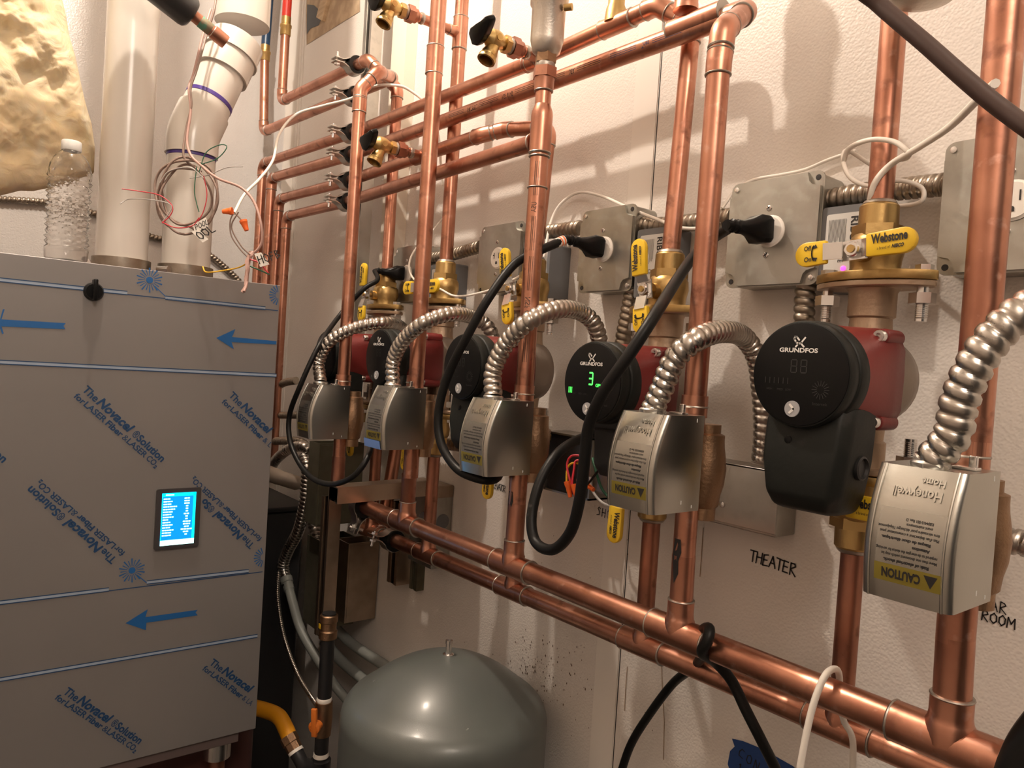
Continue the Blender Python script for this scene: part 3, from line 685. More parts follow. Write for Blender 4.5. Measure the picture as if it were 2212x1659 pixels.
for i in range(5):
    z = 1.4065+dz[i]
    iso_valve(i, lowl[i], -92 if i < 4 else 0, z, lower=True, handle_at=(-.014, -.0455, -.050) if i < 4 else None)
# ================================================================== PUMPS
SEG = {'0': 'abcdef', '3': 'abgcd', '8': 'abcdefg'}
def seven(bm, f, ch, x, y, w, h, pen):
    S = {'a': ((0, 1), (1, 1)), 'b': ((1, 1), (1, .5)), 'c': ((1, .5), (1, 0)), 'd': ((0, 0), (1, 0)), 'e': ((0, 0), (0, .5)), 'f': ((0, .5), (0, 1)), 'g': ((0, .5), (1, .5))}
    for k in SEG[ch]:
        (x1, y1), (x2, y2) = S[k]; ax, ay, bx_, by = x+x1*w, y+y1*h, x+x2*w, y+y2*h
        dx, dy = (bx_-ax)*.12, (by-ay)*.12; ribbon(bm, [(ax+dx, ay+dy), (bx_-dx, by-dy)], pen, f)
def make_pump(i, label, lit=False):
    zc = 1.508+dz[i]; t = thing('circulator_pump', label, 'pump', (bx[i], -HB, zc)); r = .053
    yf = -.135
    def A(bm, m, n, par=t, sm=40): return obj(n, bm, m, par, sm)
    # volute with necks
    bm = bmesh.new(); lathe(bm, [(.020, -.030), (.036, -.028), (.048, -.018), (.052, 0), (.052, .022), (.050, .030)], (0, 0, 0), (0, -1, 0), 36); A(bm, 'volute', 'volute')
    for s in (1, -1):
        bm = bmesh.new(); lathe(bm, [(.026, .035), (.0225, .050), (.0215, .066), (.0245, .068), (.0245, .094), (.0265, .098), (.030, .0995)], (0, 0, 0), (0, 0, s), 28); A(bm, 'neck', 'neck')
        bm = bmesh.new(); flange_plate(bm, (0, 0, (.1055 if s > 0 else -.1015)), -s if s > 0 else 1, rx=.065, ry=.033, th=.0065); bmesh.ops.recalc_face_normals(bm, faces=bm.faces); bmesh.ops.bevel(bm, geom=list(bm.edges), offset=.001, segments=1, affect='EDGES'); A(bm, 'neck', 'pump_flange')
    # red motor housing: rounded square that turns round toward the front
    bm = bmesh.new(); rings = []; N = 48
    for y, sq, R_ in ((-.026, .80, .0525), (-.030, .95, .0540), (-.050, .90, .0540), (-.070, .60, .0535), (-.096, .15, .0528), (-.103, 0, .0520)):
        ringv = []
        for k in range(N):
            a = 2*PI*k/N; c_, s_ = math.cos(a), math.sin(a); m_ = max(abs(c_), abs(s_)); rs = R_*min(1/m_, 1.19); rr = R_*(1-sq)+rs*sq*.98
            ringv.append(bm.verts.new((c_*rr, y, s_*rr)))
        rings.append(ringv)
    for a, b in zip(rings, rings[1:]):
        for k in range(N): bm.faces.new((a[k], a[(k+1) % N], b[(k+1) % N], b[k]))
    bm.faces.new(rings[0][::-1]); bm.faces.new(rings[-1]); bmesh.ops.recalc_face_normals(bm, faces=bm.faces)
    A(bm, 'red', 'motor_housing')
    for sx in (1, -1):
        for sz in (1, -1):
            bm = bmesh.new(); c = V((sx*.0430, 0, sz*.0430)); lathe(bm, [(.0082, .030), (.0082, .060), (.0075, .062)], c, (0, -1, 0), 18); A(bm, 'red', 'bolt_boss')
            bm = bmesh.new(); lathe(bm, [(.0062, .060), (.0062, .069), (.0055, .070), (.0030, .070), (.0028, .066), (0, .066)], c, (0, -1, 0), 18); A(bm, 'chrome', 'housing_bolt')
    # control head
    bm = bmesh.new(); lathe(bm, [(.0530, .100), (.0540, .103), (.0540, .116), (.0530, .118), (.0520, .1185), (.0520, .121), (.0532, .1225), (.0532, .131), (.0520, .1345), (.0505, .135)], (0, 0, 0), (0, -1, 0), 56); hd = A(bm, 'blackm', 'control_head')
    bm = bmesh.new(); lathe(bm, [(.0508, .1345), (.0505, .1362), (.0495, .1366), (0, .1366)], (0, 0, 0), (0, -1, 0), 56); fc = A(bm, 'blackg', 'display_face')
    f = lambda a, b: V((a, -.1370, b))
    bm = bmesh.new(); add_text(bm, 'GRUNDFOS', f, w=.041, h=.0042, bold=.03, center=True, x0=-.002, y0=.0215)
    for st in ([(-.0065, .0368), (-.0072, .0345), (-.005, .0315), (-.0025, .0295), (.0005, .0310), (.0045, .0360)], [(-.0065, .0368), (-.0045, .0366), (-.0018, .0335)], [(-.0050, .0270), (-.0022, .0300)], [(.0002, .0302), (.0035, .0270)]):
        ribbon(bm, st, .0017, f)
    A(bm, 'logo', 'maker_logo', fc)
    bm = bmesh.new(); prism(bm, disc(.0080, 28), (-.004, -.1365, -.0345), (1, 0, 0), (0, 0, 1), .0012); A(bm, 'btn', 'button', fc)
    bm = bmesh.new(); g = lambda a, b: V((a-.004, -.1380, b-.0345)); ribbon(bm, [(-.0022, .0040), (.0020, 0), (-.0022, -.0040)], .0024, g); A(bm, 'logo', 'chevron_mark', fc)
    if i:
        bm = bmesh.new(); fm = 'dim'
        for k, s in ((-.034, 'HIGH'), (-.022, 'MED'), (-.013, 'LOW')): add_text(bm, s, f, w=.0062, h=.0022, x0=k, y0=-.0170)
        for k in range(16):
            a = 2*PI*k/16; ribbon(bm, [(.024+.0040*math.cos(a), -.0140+.0040*math.sin(a)), (.024+.0088*math.cos(a), -.0140+.0088*math.sin(a))], .0006, f)
        add_text(bm, 'Intertek', f, w=.015, h=.0028, x0=.017, y0=-.0290)
        if not lit:
            seven(bm, f, '8', -.0085, .0015, .006, .0125, .0010); seven(bm, f, '8', .0020, .0015, .006, .0125, .0010)
            for k in range(6): ribbon(bm, [(-.036+k*.005, -.010), (-.036+k*.005, -.0045)], .0008, f)
        A(bm, fm, 'face_print', fc)
    if lit:
        bm = bmesh.new(); seven(bm, f, '3', -.004, -.003, .0065, .0150, .0020); add_text(bm, 'GPM', f, w=.0115, h=.0040, bold=.02, x0=.0085, y0=-.0055)
        for k in range(3): ribbon(bm, [(-.0405+k*.0027, -.0155), (-.0405+k*.0027, -.0085)], .0012, f)
        A(bm, 'ledgreen', 'lit_digits', fc)
    # terminal box
    bm = bmesh.new()
    if i != 3:
        secs = ((-.030, .0460, -.066, -.120), (-.052, .0470, -.066, -.125), (-.085, .0455, -.066, -.129), (-.120, .0400, -.066, -.127), (-.134, .0350, -.068, -.119), (-.138, .030, -.072, -.108))
    else:
        secs = ((-.030, .0400, -.052, -.105), (-.060, .0360, -.052, -.105), (-.062, .032, -.055, -.100), (-.110, .030, -.056, -.098), (-.125, .022, -.060, -.092))
    rings = []
    for z, hw, y0, y1 in secs:
        rings.append([bm.verts.new((x_, y_, z)) for x_, y_ in ((-hw, y0), (-hw, y1+.014), (-hw*.82, y1), (hw*.82, y1), (hw, y1+.014), (hw, y0))])
    for a, b in zip(rings, rings[1:]):
        for k in range(6): bm.faces.new((a[k], a[(k+1) % 6], b[(k+1) % 6], b[k]))
    bm.faces.new(rings[0][::-1]); bm.faces.new(rings[-1]); bmesh.ops.recalc_face_normals(bm, faces=bm.faces)
    bmesh.ops.bevel(bm, geom=[e for e in bm.edges if e.calc_face_angle(0) > .3], offset=.003, segments=2, profile=.5, affect='EDGES')
    tb = A(bm, 'blackm' if i != 3 else 'dark', 'terminal_box', t, 30)
    bm = bmesh.new(); lathe(bm, [(.0042, 0), (.0040, .003), (0, .0042)], (-.012, -.1245, -.066), (0, -1, 0), 14); A(bm, 'chrome' if i == 3 else 'blackg', 'screw', tb)
    if i != 3:
        bm = bmesh.new(); lathe(bm, [(.012, -.001), (.012, .003), (.010, .004), (.009, .001), (0, .001)], (.0448, -.090, -.088), (1, 0, 0), 24); A(bm, 'dark', 'cord_knockout', tb)
    return t
for i, (l, lit) in enumerate((('far left circulator pump, mostly hidden by flexible conduit and the black cord', 0), ('second circulator pump from the left, with dark round face behind two conduits', 0), ('middle circulator pump, dark round face crossed by the black cord', 0), ('circulator pump with lit green number 3 on its black face', 1), ('nearest and largest circulator pump, unlit black face and dusty red motor', 0))):
    make_pump(i, l, bool(lit))
# ================================================================== ZONE VALVES
ZW, ZH = .0375, .0575
def bow(z):      # front profile: distance off pivot plane, z in [-ZH, ZH]
    t = (z+.012)/ZH; return .088-.015*max(0, t)**1.8-.007*max(0, -t)**2
def make_zone_valve(label, scale_x=1.0):
    t = thing('zone_valve', label, 'zone valve', (0, 0, 0), None)
    def A(bm, m, n, par=t, sm=35): return obj(n, bm, m, par, sm)
    bm = bmesh.new(); N = 14; zs = [-ZH+2*ZH*k/N for k in range(N+1)]
    def rowpts(z):
        b = bow(z); e = .006; return [(-ZW, 0), (-ZW, -b+e), (-ZW+e*.35, -b+e*.35), (-ZW+e, -b), (-ZW*.5, -b-.0008), (0, -b-.001), (ZW*.5, -b-.0008), (ZW-e, -b), (ZW-e*.35, -b+e*.35), (ZW, -b+e), (ZW, 0)]
    rows = [[bm.verts.new((x, y, z)) for x, y in rowpts(z)] for z in zs]
    for a, b in zip(rows, rows[1:]):
        for k in range(len(a)-1): bm.faces.new((a[k], a[k+1], b[k+1], b[k]))
        bm.faces.new((a[-1], a[0], b[0], b[-1]))
    bm.faces.new(rows[0][::-1]); bm.faces.new(rows[-1]); bmesh.ops.recalc_face_normals(bm, faces=bm.faces)
    cv = A(bm, 'zv', 'cover')
    # raised edge bead on the front corner
    for s in (1, -1):
        bm = bmesh.new(); add_sweep(bm, [(s*(ZW-.0075), -bow(z)-.0002, z) for z in zs], .0013, 8); A(bm, 'zv', 'edge_bead', cv)
    # print runs upside down: map (a to the left of viewer reversed)
    fu = lambda a, b, lift=.0012: V((-a, -bow(-b)-lift, -b))
    bm = bmesh.new()
    def patch(bm, u0, v0, u1, v1, lift, rnd=0):
        n = 10; L = [bm.verts.new(fu(u0, v0+(v1-v0)*k/n, lift)) for k in range(n+1)]; Rr = [bm.verts.new(fu(u1, v0+(v1-v0)*k/n, lift)) for k in range(n+1)]
        for k in range(n): bm.faces.new((L[k], Rr[k], Rr[k+1], L[k+1]))
    patch(bm, -.030, -.022, .024, .0295, .00125); A(bm, 'stickc', 'caution_label', cv)
    bm = bmesh.new(); patch(bm, -.0305, .0262, .0245, .0415, .0014); A(bm, 'stick', 'caution_band', cv)
    bm = bmesh.new(); g = lambda a, b: fu(a, b, .00165)
    add_text(bm, 'CAUTION', g, w=.032, h=.0075, bold=.045, x0=-.014, y0=.0300)
    bm.faces.new([bm.verts.new(g(*p)) for p in ((-.0275, .0285), (-.0165, .0285), (-.0220, .0392))])
    y = .0215
    for s, w, bo, dy in (('Risk of electrical shock.', .037, .04, .0050), ('More than one disconnect switch may be', .045, .01, .0042), ('required to de-energize the device for servicing.', .050, .01, .0048), ('Attention', .014, .04, .0050), ("Risque de choc électrique.", .040, .04, .0050), ("Plus d'un disjoncteur a commutateur peut", .048, .01, .0042), ("être nécessaire pour décharger l'équipement", .050, .01, .0042), ('avant maintenance', .021, .01, .0042), ('K004410-001 Rev. D', .022, .01, .004)):
        add_text(bm, s, g, w=w, h=.0025, bold=bo, x0=-.026 if w > .04 else -.020, y0=y); y -= dy
    A(bm, 'ink', 'caution_print', cv)
    bm = bmesh.new(); g = lambda a, b: fu(a, b, .0014)
    vs, fs = text_polys('Honeywell', .0, 0)
    add_text(bm, 'Honeywell', g, w=.040, h=.0078, bold=.02, x0=-.022, y0=-.0400); add_text(bm, 'Home', g, w=.019, h=.0058, bold=.02, x0=-.022, y0=-.0500)
    geo = bmesh.ops.extrude_face_region(bm, geom=list(bm.faces)); vv = [e for e in geo['geom'] if isinstance(e, bmesh.types.BMVert)]
    bmesh.ops.translate(bm, verts=vv, vec=(0, -.0009, 0)); bmesh.ops.recalc_face_normals(bm, faces=bm.faces)
    A(bm, 'zv', 'embossed_name', cv)
    # side slots
    for y_, z_, h_ in ((-.014, .0495, .0045), (-.034, -.0480, .0045), (-.014, -.0535, .0035)):
        bm = bmesh.new(); box(bm, (ZW-.0001, y_-.0006, z_), (ZW+.0004, y_+.0006, z_+h_)); A(bm, 'label', 'side_slot', cv)
    # manual lever on top
    bm = bmesh.new(); box(bm, (.010, -.034, ZH), (.030, -.022, ZH+.0030), .0008); box(bm, (.022, -.030, ZH), (.0285, -.025, ZH+.013), .001); A(bm, 'chrome', 'manual_lever')
    bm = bmesh.new(); lathe(bm, [(.0150, -.001), (.0160, .001), (.0160, .004), (.0140, .006)], (0, -.052, ZH), (0, 0, 1), 24); hexnut(bm, (0, -.052, ZH), (0, 0, 1), .0165, .003); A(bm, 'steel', 'conduit_connector')
    return t
ZC = []
protozv = make_zone_valve('far left zone valve actuator, smallest, behind the looping black cord')
zvl = [None, 'second zone valve actuator from the left, blue strip along its lower front', 'middle zone valve actuator, in front of the handwritten ELEVATOR', 'fourth zone valve actuator, shadow across its face, left of the sheet metal wireway', 'nearest and largest zone valve actuator, at the lower right above the manifold']
zz = [1.381, 1.393, 1.394, 1.402, 1.3845]
zxo = [-.012, -.002, .004, -.008, -.006]
zyo = [-.005, -.005, .012, .015, .015]; ZS = .93
for i in range(5):
    o = protozv if i == 0 else copy_tree(protozv)
    if i: o['label'] = zvl[i]
    o['group'] = 'zone valve actuators on the front risers'
    o.location = (fx[i]+zxo[i], -fh[i]-zyo[i], zz[i]); o.scale = (ZS, ZS, ZS)
    if i: o.name = 'zone_valve.%03d' % i
    # bronze body on the riser
    bm = bmesh.new(); c = V((fx[i], -fh[i]+.022, zz[i]))
    t = thing('valve_body', ['bronze valve body behind the far left zone valve actuator', 'bronze valve body bulging right of the second zone valve actuator', 'bronze valve body bulging right of the middle zone valve actuator', 'bronze valve body bulging right of the fourth zone valve actuator', 'bronze valve body mostly hidden by the nearest zone valve actuator'][i], 'valve body', c)
    lathe(bm, [(.0150, -.060), (.0150, -.046), (.018, -.043), (.0195, -.030), (.0225, -.018), (.0240, 0), (.0225, .014), (.0205, .026), (.0200, .033), (.0200, .040), (.0150, .042), (.0150, .052)], (.005, .0, -.010), (0, 0, 1), 28); obj('casting', bm, 'bronze', t, 40)
    ring(t, V((fx[i], -fh[i], zz[i]+.062)), (0, 0, 1), .0155)
    bm = bmesh.new(); cyl(bm, (.0, -.022, .05), (.0, -.022, .075), .0153, 24); obj('collar', bm, 'cu', t, 40)
bm = bmesh.new(); n = 6; zc = V((0, 0, 0))
for k in range(n):
    pass
zs = [-ZH-.0005+.0155*k/n for k in range(n+1)]
L = [bm.verts.new(zc+V((-ZW-.0002, -bow(z)+.0045, z))) for z in zs]; L2 = [bm.verts.new(zc+V((-ZW+.002, -bow(z)-.0018, z))) for z in zs]; R2 = [bm.verts.new(zc+V((ZW-.010, -bow(z)-.0022, z))) for z in zs]
for A_, B_ in ((L, L2), (L2, R2)):
    for k in range(n): bm.faces.new((A_[k], B_[k], B_[k+1], A_[k+1]))
bmesh.ops.transform(bm, matrix=M.Translation((fx[1]+zxo[1], -fh[1]-zyo[1], zz[1])) @ M.Scale(ZS, 4), verts=bm.verts)
tag(obj('blue_tape', bm, 'bluetape2'), 'light blue tape strip on the bottom front of the second zone valve actuator', 'tape')
# ================================================================== OUTLET BOXES
def jbox(label, xl, xr, z0, z1, plug=True, side='', h=.055):
    w = xr-xl; hh = z1-z0; c = V(((xl+xr)/2, 0, (z0+z1)/2)); t = thing('outlet_box', label, 'outlet box', c)
    def A(bm, m, n, par=t, sm=35): return obj(n, bm, m, par, sm)
    bm = bmesh.new(); prism(bm, rrect(w, hh, .010), (0, -.0005, 0), (1, 0, 0), (0, 0, 1), h-.006); A(bm, 'boxsteel', 'box_body')
    bm = bmesh.new()
    # cover with notched corners
    r = .020; pts = []
    for cx, cy, a0 in ((w/2, hh/2, 0), (-w/2, hh/2, PI/2), (-w/2, -hh/2, PI), (w/2, -hh/2, 1.5*PI)):
        sx = 1 if cx > 0 else -1; sy = 1 if cy > 0 else -1
        arc = [(cx-sx*r*.9+0*sx, cy), (cx-sx*r*.75, cy-sy*r*.55), (cx-sx*r*.55, cy-sy*r*.75), (cx, cy-sy*r*.9)]
        if (sx*sy) > 0: arc = arc[::-1]
        pts += arc
    prism(bm, pts, (0, -(h-.006), 0), (1, 0, 0), (0, 0, 1), .006)
    bmesh.ops.bevel(bm, geom=[e for e in bm.edges if e.calc_face_angle(0) > .4], offset=.0034, segments=3, profile=.5, affect='EDGES'); A(bm, 'boxsteel', 'cover', t, 40)
    bm = bmesh.new(); prism(bm, rrect(w+.004, hh+.004, .010), (0, -(h-.0075), 0), (1, 0, 0), (0, 0, 1), .0018); A(bm, 'boxsteel', 'cover_rim')
    for sx, sy, hole in ((1, 1, 1), (-1, 1, 0), (1, -1, 0), (-1, -1, 1)):
        c2 = V((sx*(w/2-.0065), -(h-.0055), sy*(hh/2-.0065)))
        bm = bmesh.new(); lathe(bm, [(.0036, 0), (.0034, .0006 if hole else .0022), (0, .0008 if hole else .0030)], c2, (0, -1, 0), 14); A(bm, 'ink' if hole else 'chrome', 'screw_hole' if hole else 'cover_screw')
    for sy in (1, -1):
        bm = bmesh.new(); c2 = V((-.004, -h, sy*.030)); lathe(bm, [(.0040, -.0003), (.0036, .0012), (.0015, .0018), (0, .0012)], c2, (0, -1, 0), 16); s_ = A(bm, 'chrome', 'strap_screw')
        bm = bmesh.new(); f = plane_map(c2+V((0, -.0017, 0)), (1, 0, 0), (0, 0, 1)); ribbon(bm, [(-.0022, -.0012), (.0022, .0012)], .0007, f); ribbon(bm, [(-.0012, .0022), (.0012, -.0022)], .0007, f); A(bm, 'ink', 'screw_slot', s_)
    bm = bmesh.new(); lathe(bm, [(.0205, 0), (.0205, .0015), (.0190, .0022), (.0178, .0035), (0, .0037)], (0, -h, 0), (0, -1, 0), 36); rc = A(bm, 'white', 'receptacle')
    bm = bmesh.new(); f = plane_map((0, -h-.0037, 0), (1, 0, 0), (0, 0, 1))
    for q in ([(-.0068, -.001), (-.0068, .0095)], [(-.0105, .005), (-.0068, .005)], [(.0068, -.0005), (.0068, .0088)]): ribbon(bm, q, .0016, f)
    bm.faces.new([bm.verts.new(f(a, b)) for a, b in [(-.0026, -.0115), (.0026, -.0115)]+[(.0026*math.cos(k), -.0085+.0026*math.sin(k)) for k in (.2, .8, 1.57, 2.3, 2.9)]])
    if not plug: A(bm, 'ink', 'receptacle_slots', rc)
    else: bm.free()
    return t
jbox('far left steel outlet box with black plug, between the left risers', -1.520, -1.395, 1.622, 1.745)
jbox('steel outlet box with an empty white receptacle, behind a yellow handle', -1.189, -1.062, 1.633, 1.758, plug=False)
jbox('steel outlet box in the middle with a plug whose cord has a striped tag', -.906, -.792, 1.625, 1.755)
jbox('large steel outlet box with black plug, upper right of the pump with green digits', -.617, -.489, 1.622, 1.757)
jbox('nearest steel outlet box at the right edge, cut off by the frame', -.350, -.215, 1.625, 1.762, plug=False)
def plug(label, c, d, s=1.0):
    """moulded plug at receptacle centre c pointing out along d, cord leaves along d"""
    t = thing('power_cord', label, 'power cord', c); d = V(d).normalized()
    bm = bmesh.new(); u, w = frame(d); z = V((0, 0, 1)); sde = d.cross(z).normalized(); up = sde.cross(d)
    rings = []
    for tt, a, b, sh in ((.004, .0145, .0165, 2), (.008, .0165, .0178, 2), (.022, .0165, .0180, 2), (.034, .0125, .0125, 0), (.044, .0092, .0092, 0), (.052, .0095, .0095, 0), (.054, .0070, .0070, 0), (.057, .0070, .0070, 0), (.0585, .0092, .0092, 0), (.061, .0092, .0092, 0), (.0625, .0070, .0070, 0), (.068, .0058, .0058, 0)):
        rg = []
        for k in range(20):
            an = 2*PI*k/20; cx, sx = math.cos(an), math.sin(an)
            if sh: m_ = max(abs(cx), abs(sx)); q = min(1/m_, 1.25)
            else: q = 1
            rg.append(bm.verts.new((d*tt+sde*cx*a*q*.86*s+up*sx*b*q*.9*s)*1.0))
        rings.append(rg)
    for a, b in zip(rings, rings[1:]):
        for k in range(20): bm.faces.new((a[k], a[(k+1) % 20], b[(k+1) % 20], b[k]))
    bm.faces.new(rings[0][::-1]); bm.faces.new(rings[-1]); bmesh.ops.recalc_face_normals(bm, faces=bm.faces)
    obj('plug_body', bm, 'blackg', t, 35)
    return V(c)+d*.068, t
(pj1, tj1) = plug('black power cord plugged into the far left outlet box, looping low', (-1.4575, -.0587, 1.6835), (-.35, -1, .0), .95)
(pj3, tj3) = plug('black power cord with a striped tag, plugged into the middle outlet box', (-.849, -.0587, 1.690), (-.16, -1, .10), 1.0)
(pj4, tj4) = plug('thickest black power cord, from the large outlet box, making the lowest loop', (-.553, -.0587, 1.6895), (-.22, -1, -.03), 1.05)
# relays
def relay(label, xl, xr, z0, z1, h, lab=False):
    w, hh = xr-xl, z1-z0; t = thing('relay_module', label, 'relay', ((xl+xr)/2, 0, (z0+z1)/2))
    bm = bmesh.new(); prism(bm, rrect(w, hh, .004), (0, -.0005, 0), (1, 0, 0), (0, 0, 1), h); bmesh.ops.bevel(bm, geom=[e for e in bm.edges if e.calc_face_angle(0) > .5], offset=.001, segments=2, affect='EDGES'); obj('case', bm, 'ribgrey', t, 35)
    bm = bmesh.new(); prism(bm, rrect(w*.80, hh*.74, .003), (0, -h-.0003, .004), (1, 0, 0), (0, 0, 1), .0004); lb = obj('case_label', bm, 'label', t)
    bm = bmesh.new(); f0 = plane_map((w*.16, -h-.0009, hh*.36), (0, 0, -1), (1, 0, 0), .0002)
    add_text(bm, 'RIBU1C', f0, w=hh*.46, h=w*.15, bold=.02, y0=-w*.02)
    random.seed(3)
    for k in range(7):
        y = -w*.13-k*w*.055
        ribbon(bm, [(.002, y), (.002+hh*random.uniform(.25, .42), y)], .0005, f0); ribbon(bm, [(.002, y-w*.028), (.002+hh*random.uniform(.2, .42), y-w*.028)], .0005, f0)
    add_text(bm, 'CE', f0, w=.008, h=.006, x0=hh*.45, y0=-w*.25); add_text(bm, 'RIB', plane_map((-w*.28, -h-.0006, -hh*.36), (0, 0, -1), (1, 0, 0), .0002), w=.016, h=.007, bold=.02)
    lathe(bm, [(.0035, 0), (.0035, .0002), (0, .0003)], (w*.24, -h-.0006, -hh*.10), (0, -1, 0), 16)
    obj('label_print', bm, 'ink', lb)
    bm = bmesh.new(); lathe(bm, [(.0028, 0), (0, .0003)], (-.002, -h, hh/2-.005), (0, -1, 0), 12); obj('screw_hole', bm, 'ink', t)
    if lab:
        bm = bmesh.new(); lathe(bm, [(.0032, 0), (.0030, .0015), (0, .0030)], (P(1822, 580, h)-V(t.location)), (0, -1, 0), 16); obj('status_light', bm, 'pink', t, 40)
    return t
relay('grey relay module with white label and glowing pink light, beside the large outlet box', -.487, -.430, 1.612, 1.712, .048, True)
relay('grey relay module behind the upright yellow grip, right of the middle outlet box', -.785, -.722, 1.612, 1.715, .048)
relay('grey relay module behind the middle riser, right of the empty outlet', -1.058, -.985, 1.610, 1.712, .048)
relay('dark relay module in the shade behind the coupled front riser', -1.385, -1.300, 1.600, 1.700, .040)
# conduits between boxes
flex('armored_conduit', 'armored conduit between the far left and the empty outlet boxes', PP([(905, 560, .03), (965, 553, .03), (1040, 532, .03)]), .0125, m='flexdk')
flex('armored_conduit', 'armored conduit behind the middle riser, joining the empty and the middle outlet boxes', PP([(1135, 500, .03), (1190, 500, .028), (1255, 492, .03)]), .0128, m='flexdk')
flex('armored_conduit', 'armored conduit running behind two risers into the large outlet box', PP([(1372, 485, .03), (1430, 487, .026), (1500, 480, .024), (1585, 468, .03)]), .0128, m='flexdk')
flex('armored_conduit', 'armored conduit between the large and the nearest outlet boxes, behind a white wire loop', PP([(1765, 436, .03), (1850, 420, .024), (1950, 408, .024), (2055, 397, .03)]), .0128, m='flexdk', pitch=.0088)
flex('armored_conduit', 'armored conduit dropping from the middle outlet box behind the green digit pump', PP([(1368, 620, .03), (1356, 680, .03), (1345, 745, .03), (1340, 850, .03)]), .0128, m='flexdk')
flex('armored_conduit', 'armored conduit dropping from the large outlet box behind the nearest pump', PP([(1742, 606, .03), (1738, 650, .03), (1736, 705, .03), (1725, 850, .03), (1715, 985, .03)]), .0128, m='flexdk')
# ================================================================== CONDUIT WHIPS FROM THE ZONE VALVES
def zvtop(i): return V((fx[i]+zxo[i], -fh[i]-zyo[i]-.052*ZS, zz[i]+(ZH+.004)*ZS))
HB2 = .06
flex('flexible_conduit', 'flexible conduit arching from the far left zone valve behind the leftmost riser', [zvtop(0), P(690, 780, .26), P(715, 735, .25), P(770, 707, .21), P(830, 697, .16), P(865, 705, .085), P(880, 735, .06), P(880, 800, .04)], .0125)
flex('flexible_conduit', 'flexible conduit arching from the second zone valve over its pump', [zvtop(1), P(850, 780, .243), P(872, 735, .243), P(920, 695, .23), P(980, 678, .18), P(1030, 690, .10), P(1062, 720, .07), P(1072, 800, .045)], .0130)
flex('flexible_conduit', 'flexible conduit arching from the middle zone valve across the middle riser', [zvtop(2), P(1066, 800, .24), P(1095, 740, .235), P(1145, 692, .225), P(1205, 668, .18), P(1255, 675, .11), P(1288, 710, .075), P(1302, 790, .045)], .0134)
flex('flexible_conduit', 'flexible conduit arching from the fourth zone valve and down behind the nearest pump', [zvtop(3), P(1432, 835, .250), P(1458, 775, .245), P(1505, 733, .23), P(1560, 716, .17), P(1605, 728, .09), P(1635, 775, .06), P(1646, 850, .045), P(1650, 930, .04), P(1645, 1000, .035)], .0134)
flex('flexible_conduit', 'largest flexible conduit, rising from the nearest zone valve out of the right edge', [zvtop(4), P(2057, 940, .253), P(2072, 870, .255), P(2105, 790, .255), P(2150, 725, .25), P(2205, 675, .24), P(2270, 640, .22)], .0142, pitch=.0115)
flex('flexible_conduit', 'short flexible conduit end at the right edge beside the nearest zone valve', PP([(2155, 1160, .06), (2190, 1170, .06), (2240, 1178, .06)]), .013)
flex('flexible_conduit', 'flexible conduit into the open junction box, below the middle valve body', PP([(1120, 965, .035), (1165, 972, .035), (1222, 975, .035)]), .0125, m='flexdk')
flex('flexible_conduit', 'flexible conduit stub between the second and middle lower risers', PP([(905, 950, .035), (960, 958, .035), (1010, 965, .035)]), .0125, m='flexdk')
# left bundle of flexible conduits
flex('flexible_conduit', 'uppermost thin flexible conduit curving out from behind the boiler', PP([(583, 880, .10), (592, 845, .10), (612, 828, .10), (640, 822, .09)]), .0105, m='flexdk', pitch=.008)
flex('flexible_conduit', 'short level flexible conduit emerging behind the boiler edge', PP([(583, 898, .10), (605, 897, .10), (650, 897, .09)]), .0095, m='flexdk', pitch=.008)
flex('flexible_conduit', 'dark flexible conduit level behind the black cord loop', PP([(580, 955, .11), (610, 952, .11), (650, 955, .10), (672, 975, .08)]), .011, m='flexdk')
flex('flexible_conduit', 'bright flexible conduit arching from the boiler edge to the olive trough', PP([(575, 1030, .14), (595, 995, .14), (625, 970, .14), (655, 965, .13), (672, 985, .11), (676, 1010, .10)]), .0135)
flex('flexible_conduit', 'long flexible conduit hanging down the left side of the olive trough', PP([(655, 985, .13), (663, 1010, .13), (662, 1050, .13), (658, 1090, .13), (645, 1145, .13), (622, 1190, .13), (612, 1225, .13), (622, 1268, .13)]), .0150, m='flex')
flex('flexible_conduit', 'flexible conduit coming out under the olive trough', PP([(677, 1125, .10), (685, 1160, .10), (692, 1200, .10), (695, 1228, .10)]), .0155, m='flex')
cable('grey_conduit', 'grey plastic conduit curving down right from the long flexible conduit', PP([(620, 1255, .13), (632, 1300, .13), (650, 1360, .12), (690, 1430, .10), (735, 1495, .06), (800, 1560, .03)]), .0115, 'grey', cat='conduit', seg=16)
cable('grey_conduit', 'grey plastic conduit with white marks, behind the steel post toward the tank', PP([(694, 1222, .10), (697, 1280, .09), (715, 1340, .06), (760, 1390, .03), (850, 1450, .02), (930, 1510, .02)]), .0125, 'grey', cat='conduit', seg=16)
cable('grey_conduit', 'lower grey plastic conduit low on the wall behind the tank', PP([(700, 1385, .05), (740, 1430, .03), (800, 1480, .02), (860, 1540, .02)]), .0135, 'grey', cat='conduit', seg=16)
for lab, p0, p1, r in (('connector on the long flexible conduit', (618, 1248, .13), (625, 1275, .13), .0155), ('connector on the conduit under the olive trough', (694, 1222, .10), (696, 1248, .10), .0165)):
    bm = bmesh.new(); a, b = P(*p0), P(*p1); add_sweep(bm, [a, a.lerp(b, .4), a.lerp(b, .45), b], [r, r, r*.88, r*.88], 20); tag(obj('conduit_connector', bm, 'grey', None, 30), 'grey '+lab, 'connector')
flex('steel_whip', 'thin bead-like steel whip hanging down to the gas valve', PP([(602, 1235, .16), (600, 1290, .17), (612, 1370, .18), (640, 1450, .19), (672, 1505, .20), (694, 1535, .215)]), .0052, pitch=.0052, cat='cable', seg=10, depth=.35)
